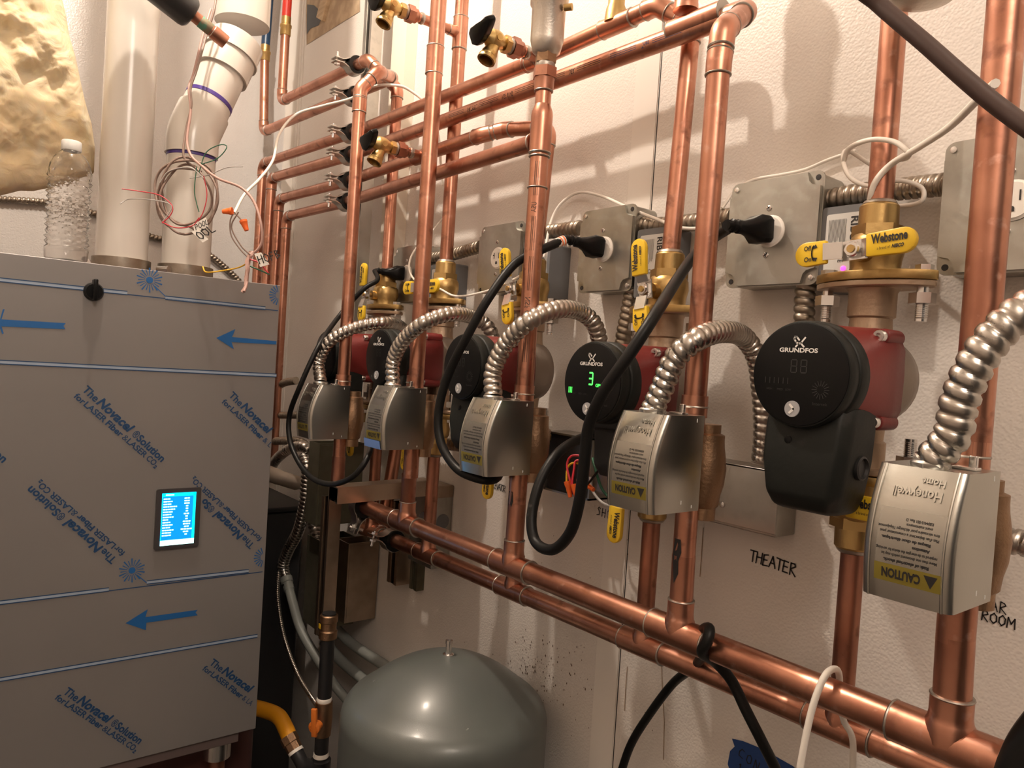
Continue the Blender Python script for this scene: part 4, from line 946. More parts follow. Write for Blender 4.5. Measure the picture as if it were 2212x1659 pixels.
# wireway, open junction box
bm = bmesh.new(); x0, x1, z0, z1 = -.96, -.520, 1.302, 1.384
box(bm, (x0, -.045, z0), (x1, -.0005, z1), .002); ww = tag(obj('wireway', bm, 'boxsteel', None, 35), 'long sheet metal wireway on the wall behind the nearest pump', 'wireway')
bm = bmesh.new(); box(bm, (x0, -.0475, z0+.004), (x1, -.044, z1+.0025), .0012); box(bm, (x0, -.0475, z1), (x1, -.001, z1+.002)); obj('wireway_cover', bm, 'steel', ww, 35)
for sx in (-.655, -.60): 
    bm = bmesh.new(); lathe(bm, [(.0045, 0), (.004, .002), (0, .003)], (sx, -.0475, 1.318 if sx < -.63 else 1.330), (0, -1, 0), 14); obj('cover_screw', bm, 'chrome', ww, 40)
jb = thing('open_junction_box', 'open junction box with black inside and coloured wires, left of the fourth zone valve', 'junction box', (-.90, 0, 1.345))
bm = bmesh.new()
for a, b in (((-.055, -.055, -.055), (.055, -.001, -.052)), ((-.055, -.055, .042), (.055, -.001, .045)), ((-.055, -.055, -.055), (-.052, -.001, .045)), ((.052, -.055, -.055), (.055, -.001, .045))): box(bm, a, b)
obj('box_body', bm, 'boxsteel', jb)
bm = bmesh.new(); box(bm, (-.052, -.050, -.052), (.052, -.0475, .042)); obj('dark_interior', bm, 'dark', jb)
def wire(label, seq, r, m, name='wire', parent=None): return cable(name, label, PP(seq), r, m, cat='wire', seg=8, n=6, parent=parent)
wire('red wire looping out of the open junction box', [(1262, 985, .06), (1235, 985, .07), (1225, 1005, .075), (1232, 1040, .08), (1238, 1060, .08)], .0019, 'wred')
wire('second red wire looping beside the first', [(1268, 1000, .06), (1245, 995, .07), (1240, 1015, .075), (1236, 1045, .08), (1240, 1068, .08)], .0019, 'wred')
wire('yellow wire looping out of the open junction box', [(1270, 1008, .06), (1240, 1000, .07), (1226, 1012, .075), (1224, 1045, .08), (1226, 1062, .08)], .0018, 'wyel')
wire('green wire dropping behind the fourth zone valve', [(1280, 990, .08), (1288, 1020, .09), (1300, 1055, .09), (1320, 1080, .09)], .0022, 'wgreen')
wire('pale grey wire curving down behind the fourth zone valve', [(1275, 1030, .06), (1280, 1060, .06), (1300, 1085, .06), (1330, 1098, .06)], .0022, 'wgrey')
wire('thin black wire crossing to the orange wire nut', [(1310, 1000, .10), (1290, 1020, .10), (1270, 1045, .09), (1255, 1050, .09)], .0018, 'black')
def wire_nut(label, a, b, r=.0058):
    a, b = P(*a), P(*b); d = b-a; bm = bmesh.new(); L = d.length
    lathe(bm, [(0, -.001), (r*.55, 0), (r*.62, L*.15), (r*.75, L*.55), (r, L*.8), (r*1.05, L), (r*.8, L), (0, L*.9)], a, d, 18)
    return tag(obj('wire_nut', bm, 'orange', None, 30), label, 'wire nut')
wire_nut('orange wire nut hanging from the red and yellow wires, the left one of the pair', (1232, 1074, .082), (1226, 1040, .082))
wire_nut('orange wire nut hanging from the red wires, the right one of the pair', (1247, 1082, .084), (1240, 1046, .084), .0055)
wire_nut('orange wire nut lying right of the thick black cord under the junction box', (1282, 1058, .09), (1252, 1036, .08))
# trough boxes
def trough(label, x0, x1, y0, y1, z0, z1, m='olive'):
    t = thing('metal_trough', label, 'metal trough', ((x0+x1)/2, (y0+y1)/2, z0)); ox, oy = (x0+x1)/2, (y0+y1)/2; w, d, h = (x1-x0)/2, (y1-y0)/2, z1-z0; k = .0018
    bm = bmesh.new(); box(bm, (-w, -d, 0), (-w+k, d, h)); box(bm, (w-k, -d, 0), (w, d, h)); box(bm, (-w+k, d-k, 0), (w-k, d, h)); box(bm, (-w+k, -d, 0), (w-k, -d+k, h)); box(bm, (-w+k, -d+k, 0), (w-k, d-k, k)); obj('trough_body', bm, m, t)
    bm = bmesh.new(); box(bm, (w, -d+.004, .002), (w+.0015, d-.002, h-.004)); obj('side_cover', bm, m, t)
    return t
trough('tall olive metal trough open at the top, behind the black cord loop', -1.708, -1.648, -.150, -.035, 1.088, 1.283)
trough('lower olive metal trough open at the top, left of the lower manifold end', -1.745, -1.665, -.125, -.028, .83, 1.045)
trough('lower brownish metal trough beside the olive one', -1.662, -1.600, -.085, -.004, .86, 1.05, 'strut')
wb = thing('wall_box', 'grey metal wall box with a round knockout, behind the second lower risers', 'wall box', (-1.35, 0, 1.06))
bm = bmesh.new(); box(bm, (-.048, -.045, 0), (.048, -.0005, .175), .003); obj('box_body', bm, 'boxsteel', wb, 35)
bm = bmesh.new(); box(bm, (-.050, -.050, .150), (.050, -.0005, .176), .003); obj('box_lid', bm, 'strut', wb, 35)
bm = bmesh.new(); lathe(bm, [(.020, 0), (.0195, .0015), (.004, .0018), (0, .0010)], (.010, -.045, .095), (0, -1, 0), 30); obj('knockout', bm, 'ribgrey', wb, 40)
bm = bmesh.new(); lathe(bm, [(.016, 0), (.0155, .0015), (0, .0018)], (.048, -.024, .10), (1, 0, 0), 30); obj('knockout', bm, 'ribgrey', wb, 40)
# ================================================================== POWER CORDS
def obj_cord(t, pts, r, m):
    bm = bmesh.new(); add_sweep(bm, crom(pts, 8), r, 12); obj('cord', shift(bm, t.location), m, t, 60)
obj_cord(tj1, [pj1, P(815, 605, .13), P(785, 625, .16), P(735, 680, .20), P(690, 745, .27), P(650, 830, .305), P(625, 900, .31), P(630, 965, .31), P(665, 1025, .305), P(712, 1046, .30), P(762, 1030, .29), P(793, 990, .27), P(803, 955, .24), P(806, 920, .20)], .0052, 'black')
obj_cord(tj3, [pj3, P(1165, 542, .175), P(1110, 572, .20), P(1055, 645, .24), P(1010, 725, .26), P(970, 805, .27), P(948, 885, .275), P(952, 955, .275), P(985, 1010, .27), P(1030, 1033, .26), P(1065, 1036, .24), P(1080, 1020, .20), P(1085, 980, .15)], .0068, 'dustblack')
obj_cord(tj4, [pj4, P(1575, 492, .112), P(1545, 512, .095), P(1503, 548, .11), P(1462, 605, .18), P(1415, 680, .26), P(1360, 765, .29), P(1302, 850, .30), P(1272, 920, .295), P(1262, 1000, .29), P(1252, 1080, .285), P(1232, 1150, .28), P(1195, 1187, .275), P(1158, 1172, .27), P(1148, 1120, .265), P(1165, 1045, .25), P(1200, 985, .22), P(1238, 955, .17), P(1275, 940, .12), P(1290, 930, .11)], .0070, 'dustblack')
bm = bmesh.new(); c = pj3; d = (P(1165, 542, .175)-pj3).normalized(); add_sweep(bm, [c+d*.006, c+d*.022], .0075, 14); o = obj('cord_tag', shift(bm, tj3.location), 'tagpaper', tj3, 40)
bm = bmesh.new()
for k, r_ in ((.0075, .0077), (.0130, .0077)): add_sweep(bm, [c+d*k, c+d*(k+.002)], r_, 14)
obj('orange_stripe', shift(bm, tj3.location), 'orange', o)
cable('black_cable', 'black cable draped over the upper manifold and hanging down both sides', PP([(1335, 1690, .03), (1362, 1610, .035), (1405, 1540, .045), (1455, 1475, .05), (1500, 1440, .08), (1515, 1415, .13)])+[P(1508, 1385, .168), P(1518, 1362, .188), P(1532, 1358, .206), P(1528, 1385, .215), P(1517, 1410, .210)]+PP([(1545, 1430, .18), (1580, 1470, .165), (1612, 1535, .16), (1645, 1600, .15), (1690, 1690, .12)]), .0062, 'dustblack')
cable('white_wire', 'white wire hooked over the upper manifold near the lower right', PP([(1722, 1700, .225), (1735, 1620, .225), (1752, 1540, .222), (1768, 1490, .217), (1785, 1456, .207), (1802, 1445, .188), (1812, 1455, .168), (1815, 1500, .15), (1822, 1555, .13), (1842, 1600, .12), (1840, 1700, .11)]), .0033, 'cable')
cable('dark_hose', 'thick dark brown cable crossing the upper right corner close to the camera', [P(1500, -700, .30), P(1700, -280, .38), P(1830, -60, .42), P(1900, 10, .42), P(2000, 95, .42), P(2090, 175, .42), P(2170, 240, .42), P(2300, 330, .42), P(2600, 520, .40), P(3200, 900, .30)], .0052, mat('brown_rubber', (.045, .020, .014), .5))
cable('dark_hose', 'thick black hose at the bottom right corner', PP([(2600, 1250, .22), (2360, 1460, .25), (2270, 1560, .25), (2215, 1640, .25), (2190, 1740, .25), (2180, 2000, .25), (2180, 2600, .25)]), .016, 'black')
# white thermostat wires
def wc(label, seq, r=.0022, m='cable'): return cable('thermostat_wire', label, PP(seq), r, m, cat='wire', seg=8, n=8)
wc('white wire arching in front of the upper left rails from the orange wire nuts', [(505, 462, .44), (528, 420, .40), (562, 385, .36), (590, 345, .32), (603, 290, .29), (640, 247, .25), (700, 228, .21), (760, 212, .19), (800, 188, .18), (850, 184, .15), (885, 195, .12), (930, 235, .08), (948, 300, .05), (955, 400, .03)], .0030)
wc('white wire looping in front of the far left outlet box and across the second valve', [(958, 470, .03), (925, 510, .06), (893, 545, .11), (884, 580, .13), (900, 608, .13), (945, 622, .125), (985, 640, .12), (1040, 632, .12), (1080, 618, .13), (1130, 592, .06), (1172, 560, .055), (1185, 500, .03)])
wc('white wire arching over the middle outlet box', [(1178, 540, .05), (1190, 480, .03), (1212, 440, .02), (1250, 416, .012), (1300, 424, .015), (1360, 450, .03), (1430, 478, .055), (1470, 492, .045), (1520, 492, .035), (1560, 478, .035)], .0026)
wc('white wire along the wall above the large outlet box', [(1560, 450, .035), (1590, 410, .02), (1630, 388, .01), (1690, 377, .008), (1740, 366, .008), (1790, 345, .008), (1850, 325, .008)])
wc('white wire hanging from the dark cable, looping around the nearest back riser', [(2150, 180, .30), (2112, 215, .25), (2050, 275, .17), (1985, 318, .12), (1925, 355, .10), (1890, 395, .10), (1878, 440, .09), (1868, 480, .05)], .0034)
wc('white wire loop around the nearest back riser', [(1880, 355, .03), (1830, 325, .05), (1822, 350, .09), (1838, 385, .10), (1880, 402, .09), (1940, 390, .07), (1990, 405, .06), (1990, 435, .06), (1945, 445, .05), (1900, 440, .04)], .0026)
wc('upper part of the white wire loop at the nearest back riser', [(1822, 350, .09), (1835, 320, .10), (1880, 302, .11), (1930, 306, .11), (1960, 328, .11), (1955, 342, .10), (1900, 350, .05)], .0028)
# handwriting on the wall
def wallwrite(label, s, px, py, size, slope=0, m='ink', pen=.11, kind=None, gap=.95):
    o = P(px, py, 0); bm = bmesh.new(); u = V((math.cos(slope), 0, math.sin(slope)))
    f = plane_map(o, u, (0, 0, 1), .0012); handwrite(bm, s, f, size, pen, gap); return tag(obj('handwriting', bm, m), label, 'handwriting')
wallwrite('handwritten word THEATER on the wall below the wireway', 'THEATER', 1620, 1210, .0148, -.05, gap=.82, pen=.13)
wallwrite('handwritten ELEVATOR on the wall under the middle zone valve', 'ELEVATOR', 1062, 1052, .0120, -.06, gap=.56)
wallwrite('handwritten word HALL cut off under the middle zone valve', 'HALL', 1062, 1030, .0125, 0, gap=.9)
wallwrite('handwritten word SHOP on the wall under the fourth zone valve', 'SHOP', 1290, 1112, .0140, -.05, gap=1.0)
wallwrite('handwritten word ROOM on the wall at the right edge', 'ROOM', 2121, 1338, .0105, -.03, gap=.92, pen=.13)
wallwrite('handwritten word BAR above ROOM at the right edge', 'BAR', 2120, 1312, .0110, 0, gap=.95)
bm = bmesh.new(); f = plane_map(P(1640, 1660, 0), (1, 0, 0), (0, 0, 1), 0); u0 = P(1572, 1615, 0); 
poly = [P(1582, 1595, 0), P(1588, 1612, 0), P(1578, 1622, 0), P(1573, 1650, 0), P(1590, 1700, 0), P(1740, 1760, 0), P(1745, 1690, 0), P(1715, 1655, 0), P(1650, 1618, 0), P(1605, 1600, 0)]
vs = [bm.verts.new(p+V((0, -.0012, 0))) for p in poly]; bm.faces.new(vs); bt = tag(obj('blue_tape', bm, 'bluetape'), 'dark blue masking tape with handwriting, low on the wall under the manifolds', 'tape')
bm = bmesh.new(); o = P(1596, 1632, 0); f = plane_map(o, (1, 0, -.22), (0, 0, 1), .0018); handwrite(bm, 'CON', f, .013, .10, 1.15); handwrite(bm, '120', f, .013, .10, 1.0, .004, -.021); obj('tape_writing', bm, 'ink', bt)
for lab, seq in (('thin rust drip running down the wall left of the blue tape', [(1430, 1425), (1432, 1500), (1436, 1560), (1434, 1640)]), ('short rust drip under the lower manifold left of the black cable', [(1356, 1440), (1352, 1490), (1350, 1535)]), ('faint brown drip mark on the wall left of THEATER', [(1520, 1140), (1517, 1190), (1513, 1245)])):
    bm = bmesh.new(); pts_ = [P(x, y, 0) for x, y in seq]
    ribbon(bm, [(p.x, p.z) for p in pts_], .0012, lambda a, b: V((a, -.0011, b))); tag(obj('rust_drip', bm, mat('rust_stain', (.30, .19, .10), .8)), lab, 'stain')
# dirt specks
random.seed(11); bm = bmesh.new()
for k in range(260):
    if k < 170: cx, cy = random.gauss(1165, 50), random.gauss(1450, 42)
    else: cx, cy = random.uniform(1000, 1420), random.uniform(1150, 1600)
    p = P(cx, cy, 0); r = random.uniform(.0004, .0013)*(1.4 if k < 170 else .8)
    vs = [bm.verts.new(p+V((r*math.cos(a)*.7, -.0010, r*math.sin(a)*random.uniform(1, 1.8)))) for a in (0, 1, 2, 3, 4, 5)]; bm.faces.new(vs)
o = obj('dirt_specks', bm, mat('rust_dirt', (.10, .06, .03), .9)); o['kind'] = 'stuff'; tag(o, 'dark dirt specks spattered on the wall right of the grey tank', 'dirt')
# ================================================================== EXPANSION TANK
tk = thing('expansion_tank', 'big grey pressure tank with domed top standing under the manifolds', 'tank', (-1.006, -.195, 0)); RT_ = .170
bm = bmesh.new(); prof = [(.150, .02), (RT_-.004, .06), (RT_, .10), (RT_, .912)]
for k in range(1, 9):
    a = (PI/2-.42)*k/8; prof.append((RT_-.042+.042*math.cos(a), .912+.042*math.sin(a)))
r0, z0 = prof[-1]
for k in range(1, 13):
    r_ = r0*(1-k/12); prof.append((max(r_, 0), z0+(1.0135-z0)*(1-(r_/r0)**2)))
lathe(bm, prof, (0, 0, 0), (0, 0, 1), 72); obj('tank_shell', bm, 'tank', tk, 50)
bm = bmesh.new(); c = (0, 0, 1.0115); lathe(bm, [(.0095, 0), (.0095, .003), (.0075, .004), (.0052, .004), (.0052, .020), (.0060, .0205), (.0060, .026), (.0035, .0262), (.0030, .022), (0, .022)], c, (0, 0, 1), 20); obj('air_stem', bm, 'chrome', tk, 30)
bm = bmesh.new(); f = lambda a, b: V((math.cos((a+.02)/RT_-1.9)*(RT_+.0008), math.sin((a+.02)/RT_-1.9)*(RT_+.0008), .80+b))
add_text(bm, 'CAUTION: PRECHARGE', f, w=.07, h=.005); add_text(bm, 'MAX WORKING PRESSURE', f, w=.07, h=.003, y0=-.008); obj('tank_print', bm, 'ink', tk)
bm = bmesh.new(); lathe(bm, [(.12, 0), (.12, .02), (.15, .021)], (0, 0, 0), (0, 0, 1), 40); obj('tank_foot', bm, 'dark', tk, 40)
# ================================================================== GAS PIPING
GX = -1.43
def G(px, py): return PX(px, py, GX)
gp = thing('gas_pipe', 'black iron gas pipe with union, standing between the boiler and the grey tank', 'gas pipe', (G(705, 1450).x, G(705, 1450).y, .2))
gc = V((GX, G(704, 1450).y, 0)); zt = lambda y: G(704, y).z
bm = bmesh.new(); cyl(bm, gc+V((0, 0, zt(1665))), gc+V((0, 0, zt(1325))), .0145, 24); obj('iron_nipple', shift(bm, gp.location), 'dark', gp, 40)
bm = bmesh.new(); lathe(bm, [(.0165, zt(1380)), (.019, zt(1378)), (.019, zt(1363)), (.0165, zt(1360)), (.0165, zt(1345)), (.0185, zt(1343)), (.0185, zt(1330)), (.0165, zt(1328))], gc); obj('union_fitting', shift(bm, gp.location), 'bronze', gp, 40)
bm = bmesh.new(); prism(bm, [(-.004, -.005), (.004, -.005), (.004, .005), (-.004, .005)], gc+V((0, -.0195, zt(1350))), (1, 0, 0), (0, 0, 1), .001); obj('yellow_tag', shift(bm, gp.location), 'yellow', gp)
bm = bmesh.new(); lathe(bm, [(.0150, zt(1632)), (.0165, zt(1630)), (.0150, zt(1622))], gc); lathe(bm, [(.0150, zt(1514)), (.0165, zt(1510)), (.0150, zt(1505))], gc); obj('sealant', shift(bm, gp.location), 'cable', gp, 40)
gv = thing('gas_valve', 'brass gas shutoff valve with orange lever on the black pipe', 'gas valve', gc+V((0, 0, zt(1550))))
bm = bmesh.new(); lathe(bm, [(.0175, zt(1585)), (.018, zt(1575)), (.0195, zt(1550)), (.018, zt(1525)), (.0175, zt(1514))], gc); obj('valve_body', shift(bm, gv.location), 'bronze', gv, 40)
bm = bmesh.new(); dv = V((.55, -.83, 0)); cyl(bm, gc+V((0, 0, zt(1555))), gc+dv*.030+V((0, 0, zt(1555))), .010, 18); lathe(bm, [(.0115, .026), (.0130, .028), (.0130, .034), (.007, .036), (.006, .033), (0, .033)], gc+V((0, 0, zt(1555))), dv, 20)
sd = dv.cross(V((0, 0, 1))); box(bm, (-.006, -.005, -.022), (.006, .003, .036), .002, M.Translation(gc+dv*.032+V((0, 0, zt(1552)))) @ M.Rotation(math.radians(33), 4, 'Z') @ M.Rotation(math.radians(-4), 4, 'Y')); obj('lever', shift(bm, gv.location), 'gasor', gv, 35)
cp = cable('yellow_gas_hose', 'yellow jacketed gas tube curving out from under the boiler', [PX(535, 1525, -1.62), PX(575, 1535, -1.58), PX(602, 1548, -1.54), PX(618, 1575, -1.50), PX(628, 1600, -1.47)], .0165, 'gasyl', seg=18)
a, b = PX(622, 1590, -1.475), PX(648, 1640, -1.44); bm = bmesh.new(); add_sweep(bm, [a, a.lerp(b, .3), a.lerp(b, .32), a.lerp(b, .6)], [.0185, .0185, .0165, .0165], 8)
o = tag(obj('gas_fitting', bm, 'bronze', None, 30), 'brass hex fitting with white sealant at the end of the yellow gas tube', 'fitting')
bm = bmesh.new(); add_sweep(bm, [a.lerp(b, .60), a.lerp(b, .72)], .0160, 20); obj('sealant', bm, 'cable', o, 40)
bm = bmesh.new(); add_sweep(bm, [a.lerp(b, .70), a.lerp(b, 1.2), V((GX, gc.y, zt(1660)))], .0145, 20); obj('iron_nipple', bm, 'dark', o, 40)
bm = bmesh.new(); lathe(bm, [(.0150, zt(1634)), (.021, zt(1637)), (.021, zt(1690)), (.018, zt(1695))], gc); obj('tee_fitting', shift(bm, gp.location), 'dark', gp, 40)
# dark equipment behind the boiler's right edge
bm = bmesh.new(); z_ = PX(640, 1100, -1.93).z
pb = thing('pump_basin', 'black plastic basin in the dark gap between boiler and wall', 'basin', (-2.08, -.20, 0))
bm = bmesh.new(); box(bm, (-.13, -.13, 0), (.16, .14, z_-.0), .01); obj('basin_body', bm, 'dark', pb, 40)
bm = bmesh.new(); box(bm, (-.14, -.14, z_-.002), (.17, .15, z_+.012), .004); box(bm, (-.09, -.08, z_+.012), (.05, .05, z_+.045), .006); obj('basin_lid', bm, 'dark', pb, 40)
bm = bmesh.new(); add_sweep(bm, crom([PX(560, 1015, -1.85), PX(600, 1030, -1.85), PX(640, 1043, -1.87), PX(672, 1050, -1.9)], 6), [.020]*7+[.019]*6+[.014]*6, 14); tag(obj('cloth_sleeve', bm, 'fab', None, 50), 'beige sleeve lying over the black basin behind the boiler', 'sleeve')
bm = bmesh.new(); cyl(bm, (-1.66, -.315, .02), (-1.66, -.315, 1.10), .045, 40); cyl(bm, (-1.66, -.315, 1.10), (-1.66, -.315, 1.13), .030, 30); tag(obj('flue_drain_column', bm, 'maroon', None, 40), 'dark maroon column standing behind the right edge of the boiler', 'column')
# ================================================================== BOILER
BX = -1.43
def Bp(px, py, d=0): return PX(px, py, BX+d)
bl = thing('boiler', 'boiler cabinet whose steel front is covered in film printed with blue arrows and lettering', 'boiler', (BX-.28, -.72, .1))
def BO(name, bmm, mm, par=None, sm=None, lab=None): return obj(name, shift(bmm, bl.location), mm, par or bl, sm, lab)
YR, YL, ZB, ZT = -.350, -1.10, .748, 1.623
bm = bmesh.new(); box(bm, (BX-.56, YL+.004, ZB+.01), (BX-.012, YR-.004, ZT-.003), .002); BO('cabinet', bm, 'cabinet')
bm = bmesh.new(); box(bm, (BX-.012, YL, ZB), (BX, YR, ZT), .0012); panel = BO('front_panel', bm, 'film')
bm = bmesh.new(); box(bm, (BX-.07, YL, ZB-.022), (BX-.008, YR-.03, ZB-.002), .002); BO('lower_lip', bm, 'cabinet')
bm = bmesh.new(); box(bm, (BX-.52, YL, .12), (BX-.10, YR-.05, ZB), .004); BO('lower_housing', bm, 'maroon')
for y in (-.40, -.62, -.95):
    bm = bmesh.new(); cyl(bm, (BX-.07, y, .15), (BX-.07, y, ZB-.01), .016, 20); BO('lower_pipe', bm, 'cu2', sm=40)
    bm = bmesh.new(); lathe(bm, [(.017, -.02), (.026, -.018), (.026, .018), (.017, .02)], (BX-.07, y, ZB-.055), (0, 0, 1), 20); BO('pipe_union', bm, 'chrome', sm=40)
fm = lambda lift=.0005: (lambda p: p+V((lift, 0, 0)))
def flat(bm, pts, lift=.0006):
    vs = [bm.verts.new(Bp(*p)+V((lift, 0, 0))) for p in pts]; bm.faces.new(vs)
def line(bm, a, b, w, lift=.0006):
    """thin printed line between two image points, w metres thick"""
    A, B = Bp(*a), Bp(*b); d = (B-A).normalized(); n = V((1, 0, 0)).cross(d)*w/2
    bm.faces.new([bm.verts.new(p+V((lift, 0, 0))) for p in (A-n, B-n, B+n, A+n)])
prt = bmesh.new()
class _E: pass
def newbr():
    global br
    br = bmesh.new()
newbr()
def dbl(a, b, w=.0072, upper=True, lower=True):
    A, B = Bp(*a), Bp(*b); d = (B-A).normalized(); n = V((1, 0, 0)).cross(d); L = V((.0006, 0, 0))
    if n.z < 0: n = -n
    pale = bmesh.new(); pale.faces.new([pale.verts.new(p+L) for p in (A-n*w*.32, B-n*w*.32, B+n*w*.32, A+n*w*.32)]); BO('film_stripe', pale, 'paleblue', panel)
    for s in ((1,) if upper and not lower else (1, -1)):
        c = n*s*w*.40; prt.faces.new([prt.verts.new(p+V((.0009, 0, 0))) for p in (A+c-n*.0008, B+c-n*.0008, B+c+n*.0008, A+c+n*.0008)])
dbl((-60, 598), (275, 633)); line(prt, (275, 636), (600, 671), .0017); dbl((357, 643), (573, 666))
dbl((-60, 779), (597, 811)); dbl((-60, 1309), (235, 1273)); line(prt, (235, 1276), (567, 1235), .0017); dbl((317, 1258), (537, 1233)); dbl((-60, 1478), (556, 1373))
def sunburst(c, R, tail=None, skip=None):
    newbr(); o = Bp(*c)
    k0 = bmesh.new()
    vs = [br.verts.new(o+V((.0007, math.cos(a)*R*.27, math.sin(a)*R*.27))) for a in [2*PI*k/16 for k in range(16)]]; br.faces.new(vs)
    for k in range(20):
        a = 2*PI*k/20+.05; ro = R*(1 if k % 2 else .86); ri = R*(.36 if k % 2 else .34)
        if skip and o.y+math.cos(a)*ro > YR-.001: continue
        d = V((0, math.cos(a), math.sin(a))); n = V((0, -math.sin(a), math.cos(a))); w = .0012 if k % 2 else .0008
        br.faces.new([br.verts.new(o+V((.0007, 0, 0))+p) for p in (d*ri-n*w*.4, d*ro-n*w, d*ro+n*w, d*ri+n*w*.4)])
    k0.free()
    if tail: line(br, *tail, .0014)
    BO('film_sunburst', br, 'inkblue2', panel)
sunburst((323, 605), .0215, ((334, 618), (358, 641))); sunburst((285, 1232), .0215, ((296, 1242), (317, 1259)))
def half_burst(c, R):
    newbr(); o = Bp(*c)
    for k in range(6, 15):
        a = 2*PI*k/20+.05; d = V((0, math.cos(a), math.sin(a))); n = V((0, -math.sin(a), math.cos(a)))
        p1, p2 = o+d*R*.35, o+d*R
        if max(p1.y, p2.y) < YR-.002: br.faces.new([br.verts.new(p+V((.0007, 0, 0))) for p in (p1-n*.0006, p2-n*.0011, p2+n*.0011, p1+n*.0006)])
    BO('film_sunburst', br, 'inkblue2', panel)
half_burst((603, 638), .0200); half_burst((570, 1203), .0200)
def arrow(pts): newbr(); flat(br, pts); BO('film_arrow', br, 'inkblue2', panel)
arrow([(467, 730), (508, 711), (501, 728), (597, 737), (596, 744), (500, 739), (505, 754)])
arrow([(-60, 692), (0, 690), (6, 668), (10, 668), (3, 690), (142, 698), (137, 704), (141, 711), (3, 705), (8, 720), (5, 722), (-2, 704), (-60, 702)])
arrow([(271, 1346), (319, 1316), (314, 1333), (427, 1317), (422, 1323), (427, 1329), (316, 1345), (315, 1361)])
def ptext(bm, segs, a, b, cap, lift=.0008):
    """segs: list of (string, bold, shear, relative width); baseline from image point a to b"""
    A, B = Bp(*a), Bp(*b); u = (B-A).normalized(); n = V((1, 0, 0)); v = n.cross(u); L = (B-A).length
    f = lambda x, y: A+u*x+v*y+n*lift
    tot = sum(s[3] for s in segs); x = 0
    for s, bo, sh, wd_ in segs:
        w = L*wd_/tot; add_text(bm, s, f, w=w*.93, h=cap*(1.18 if s == 'Novacel' else 1.0), bold=bo, shear=sh, x0=x); x += w
N1 = [('The', .02, 0, 17), ('Novacel', .035, .18, 44), ('®', .01, 0, 6), ('Solution', .030, 0, 36)]
N2 = [('for', .02, 0, 12), ('LASER', .02, 0, 27), ('Fiber', .030, 0, 21), ('&', .0, 0, 6), ('LASER', .02, 0, 26), ('CO₂', .02, 0, 15)]
ptext(prt, N1, (176, 843), (352, 1002), .0126); ptext(prt, N2, (158, 857), (338, 1012), .0098)
ptext(prt, N1[:2], (493, 855), (583, 942), .0126); ptext(prt, [('for', .02, 0, 12), ('LASER', .02, 0, 27), ('Fiber', .030, 0, 21), ('& L', .0, 0, 12)], (478, 869), (583, 968), .0098)
ptext(prt, N1, (253, 1207), (63, 1045), .0126); ptext(prt, N2, (271, 1193), (84, 1035), .0098)
ptext(prt, [('The', .02, 0, 17), ('Novacel', .035, .18, 44), ('®', .01, 0, 6), ('So', .045, 0, 11)], (550, 1176), (441, 1075), .0126); ptext(prt, [('for', .02, 0, 12), ('LASER', .02, 0, 27), ('Fiber', .030, 0, 21), ('&', .0, 0, 6), ('LASER', .02, 0, 26), ('CO₂', .02, 0, 15)], (566, 1162), (417, 1028), .0098)
ptext(prt, N1, (135, 1497), (303, 1610), .0126); ptext(prt, N2, (117, 1509), (293, 1626), .0098)
ptext(prt, N1[:2], (451, 1434), (543, 1500), .0126); ptext(prt, [('for', .02, 0, 12), ('LASER', .02, 0, 27), ('Fiber', .030, 0, 21), ('& LA', .0, 0, 15)], (436, 1446), (542, 1526), .0098)
ptext(prt, [('Solution', .030, 0, 36)], (-62, 945), (10, 1004), .0126)
BO('film_lettering', prt, 'inkblue', panel)
# knob
kc = Bp(202, 630); bm = bmesh.new(); lathe(bm, [(.0155, 0), (.0155, .002), (.0138, .006), (.0125, .010), (0, .0105)], kc, (1, 0, 0), 28); kn = BO('knob', bm, 'blackg', sm=40)
bm = bmesh.new(); box(bm, (0, -.0032, -.0150), (.022, .0032, .0205), .002, M.Translation(kc)); BO('knob_grip', bm, 'blackg', kn, 40)
# display
c0, c1, c2, c3_ = Bp(338, 1055), Bp(434, 1053), Bp(427, 1182), Bp(331, 1186)
yl, yr = (c0.y+c3_.y)/2, (c1.y+c2.y)/2; zt_, zb_ = (c0.z+c1.z)/2, (c2.z+c3_.z)/2
dcn = V((BX, (yl+yr)/2, (zt_+zb_)/2)); dw, dh = abs(yr-yl), zt_-zb_
bm = bmesh.new(); prism(bm, rrect(dw, dh, .004), dcn, (0, 1, 0), (0, 0, 1), .0045); bmesh.ops.bevel(bm, geom=[e for e in bm.edges if e.calc_face_angle(0) > .5], offset=.0012, segments=2, affect='EDGES'); ds = BO('display', bm, 'bezel', sm=35)
f = lambda a, b, l=.0050: dcn+V((l, a, b)); sw, sh_ = dw*.76, dh*.86
def q(bm, x0, y0, x1, y1, l): bm.faces.new([bm.verts.new(f(*p, l)) for p in ((x0, y0), (x1, y0), (x1, y1), (x0, y1))])
bm = bmesh.new(); q(bm, -sw/2, -sh_/2, sw/2, sh_/2, .0050); BO('screen', bm, 'scr', ds)
bm = bmesh.new(); q(bm, -sw/2, sh_/2-.0062, sw/2, sh_/2, .0053); q(bm, sw/2-.0045, -sh_/2, sw/2, sh_/2, .0053); q(bm, -sw/2, -sh_/2, -sw/2+.0012, sh_/2, .0053); BO('screen_frame', bm, 'scrc', ds)
bm = bmesh.new(); q(bm, -sw/2, -sh_/2, sw/2, -sh_/2+.0095, .0055); BO('screen_footer', bm, 'scrbar', ds)
bm = bmesh.new(); random.seed(5)
rows = 15
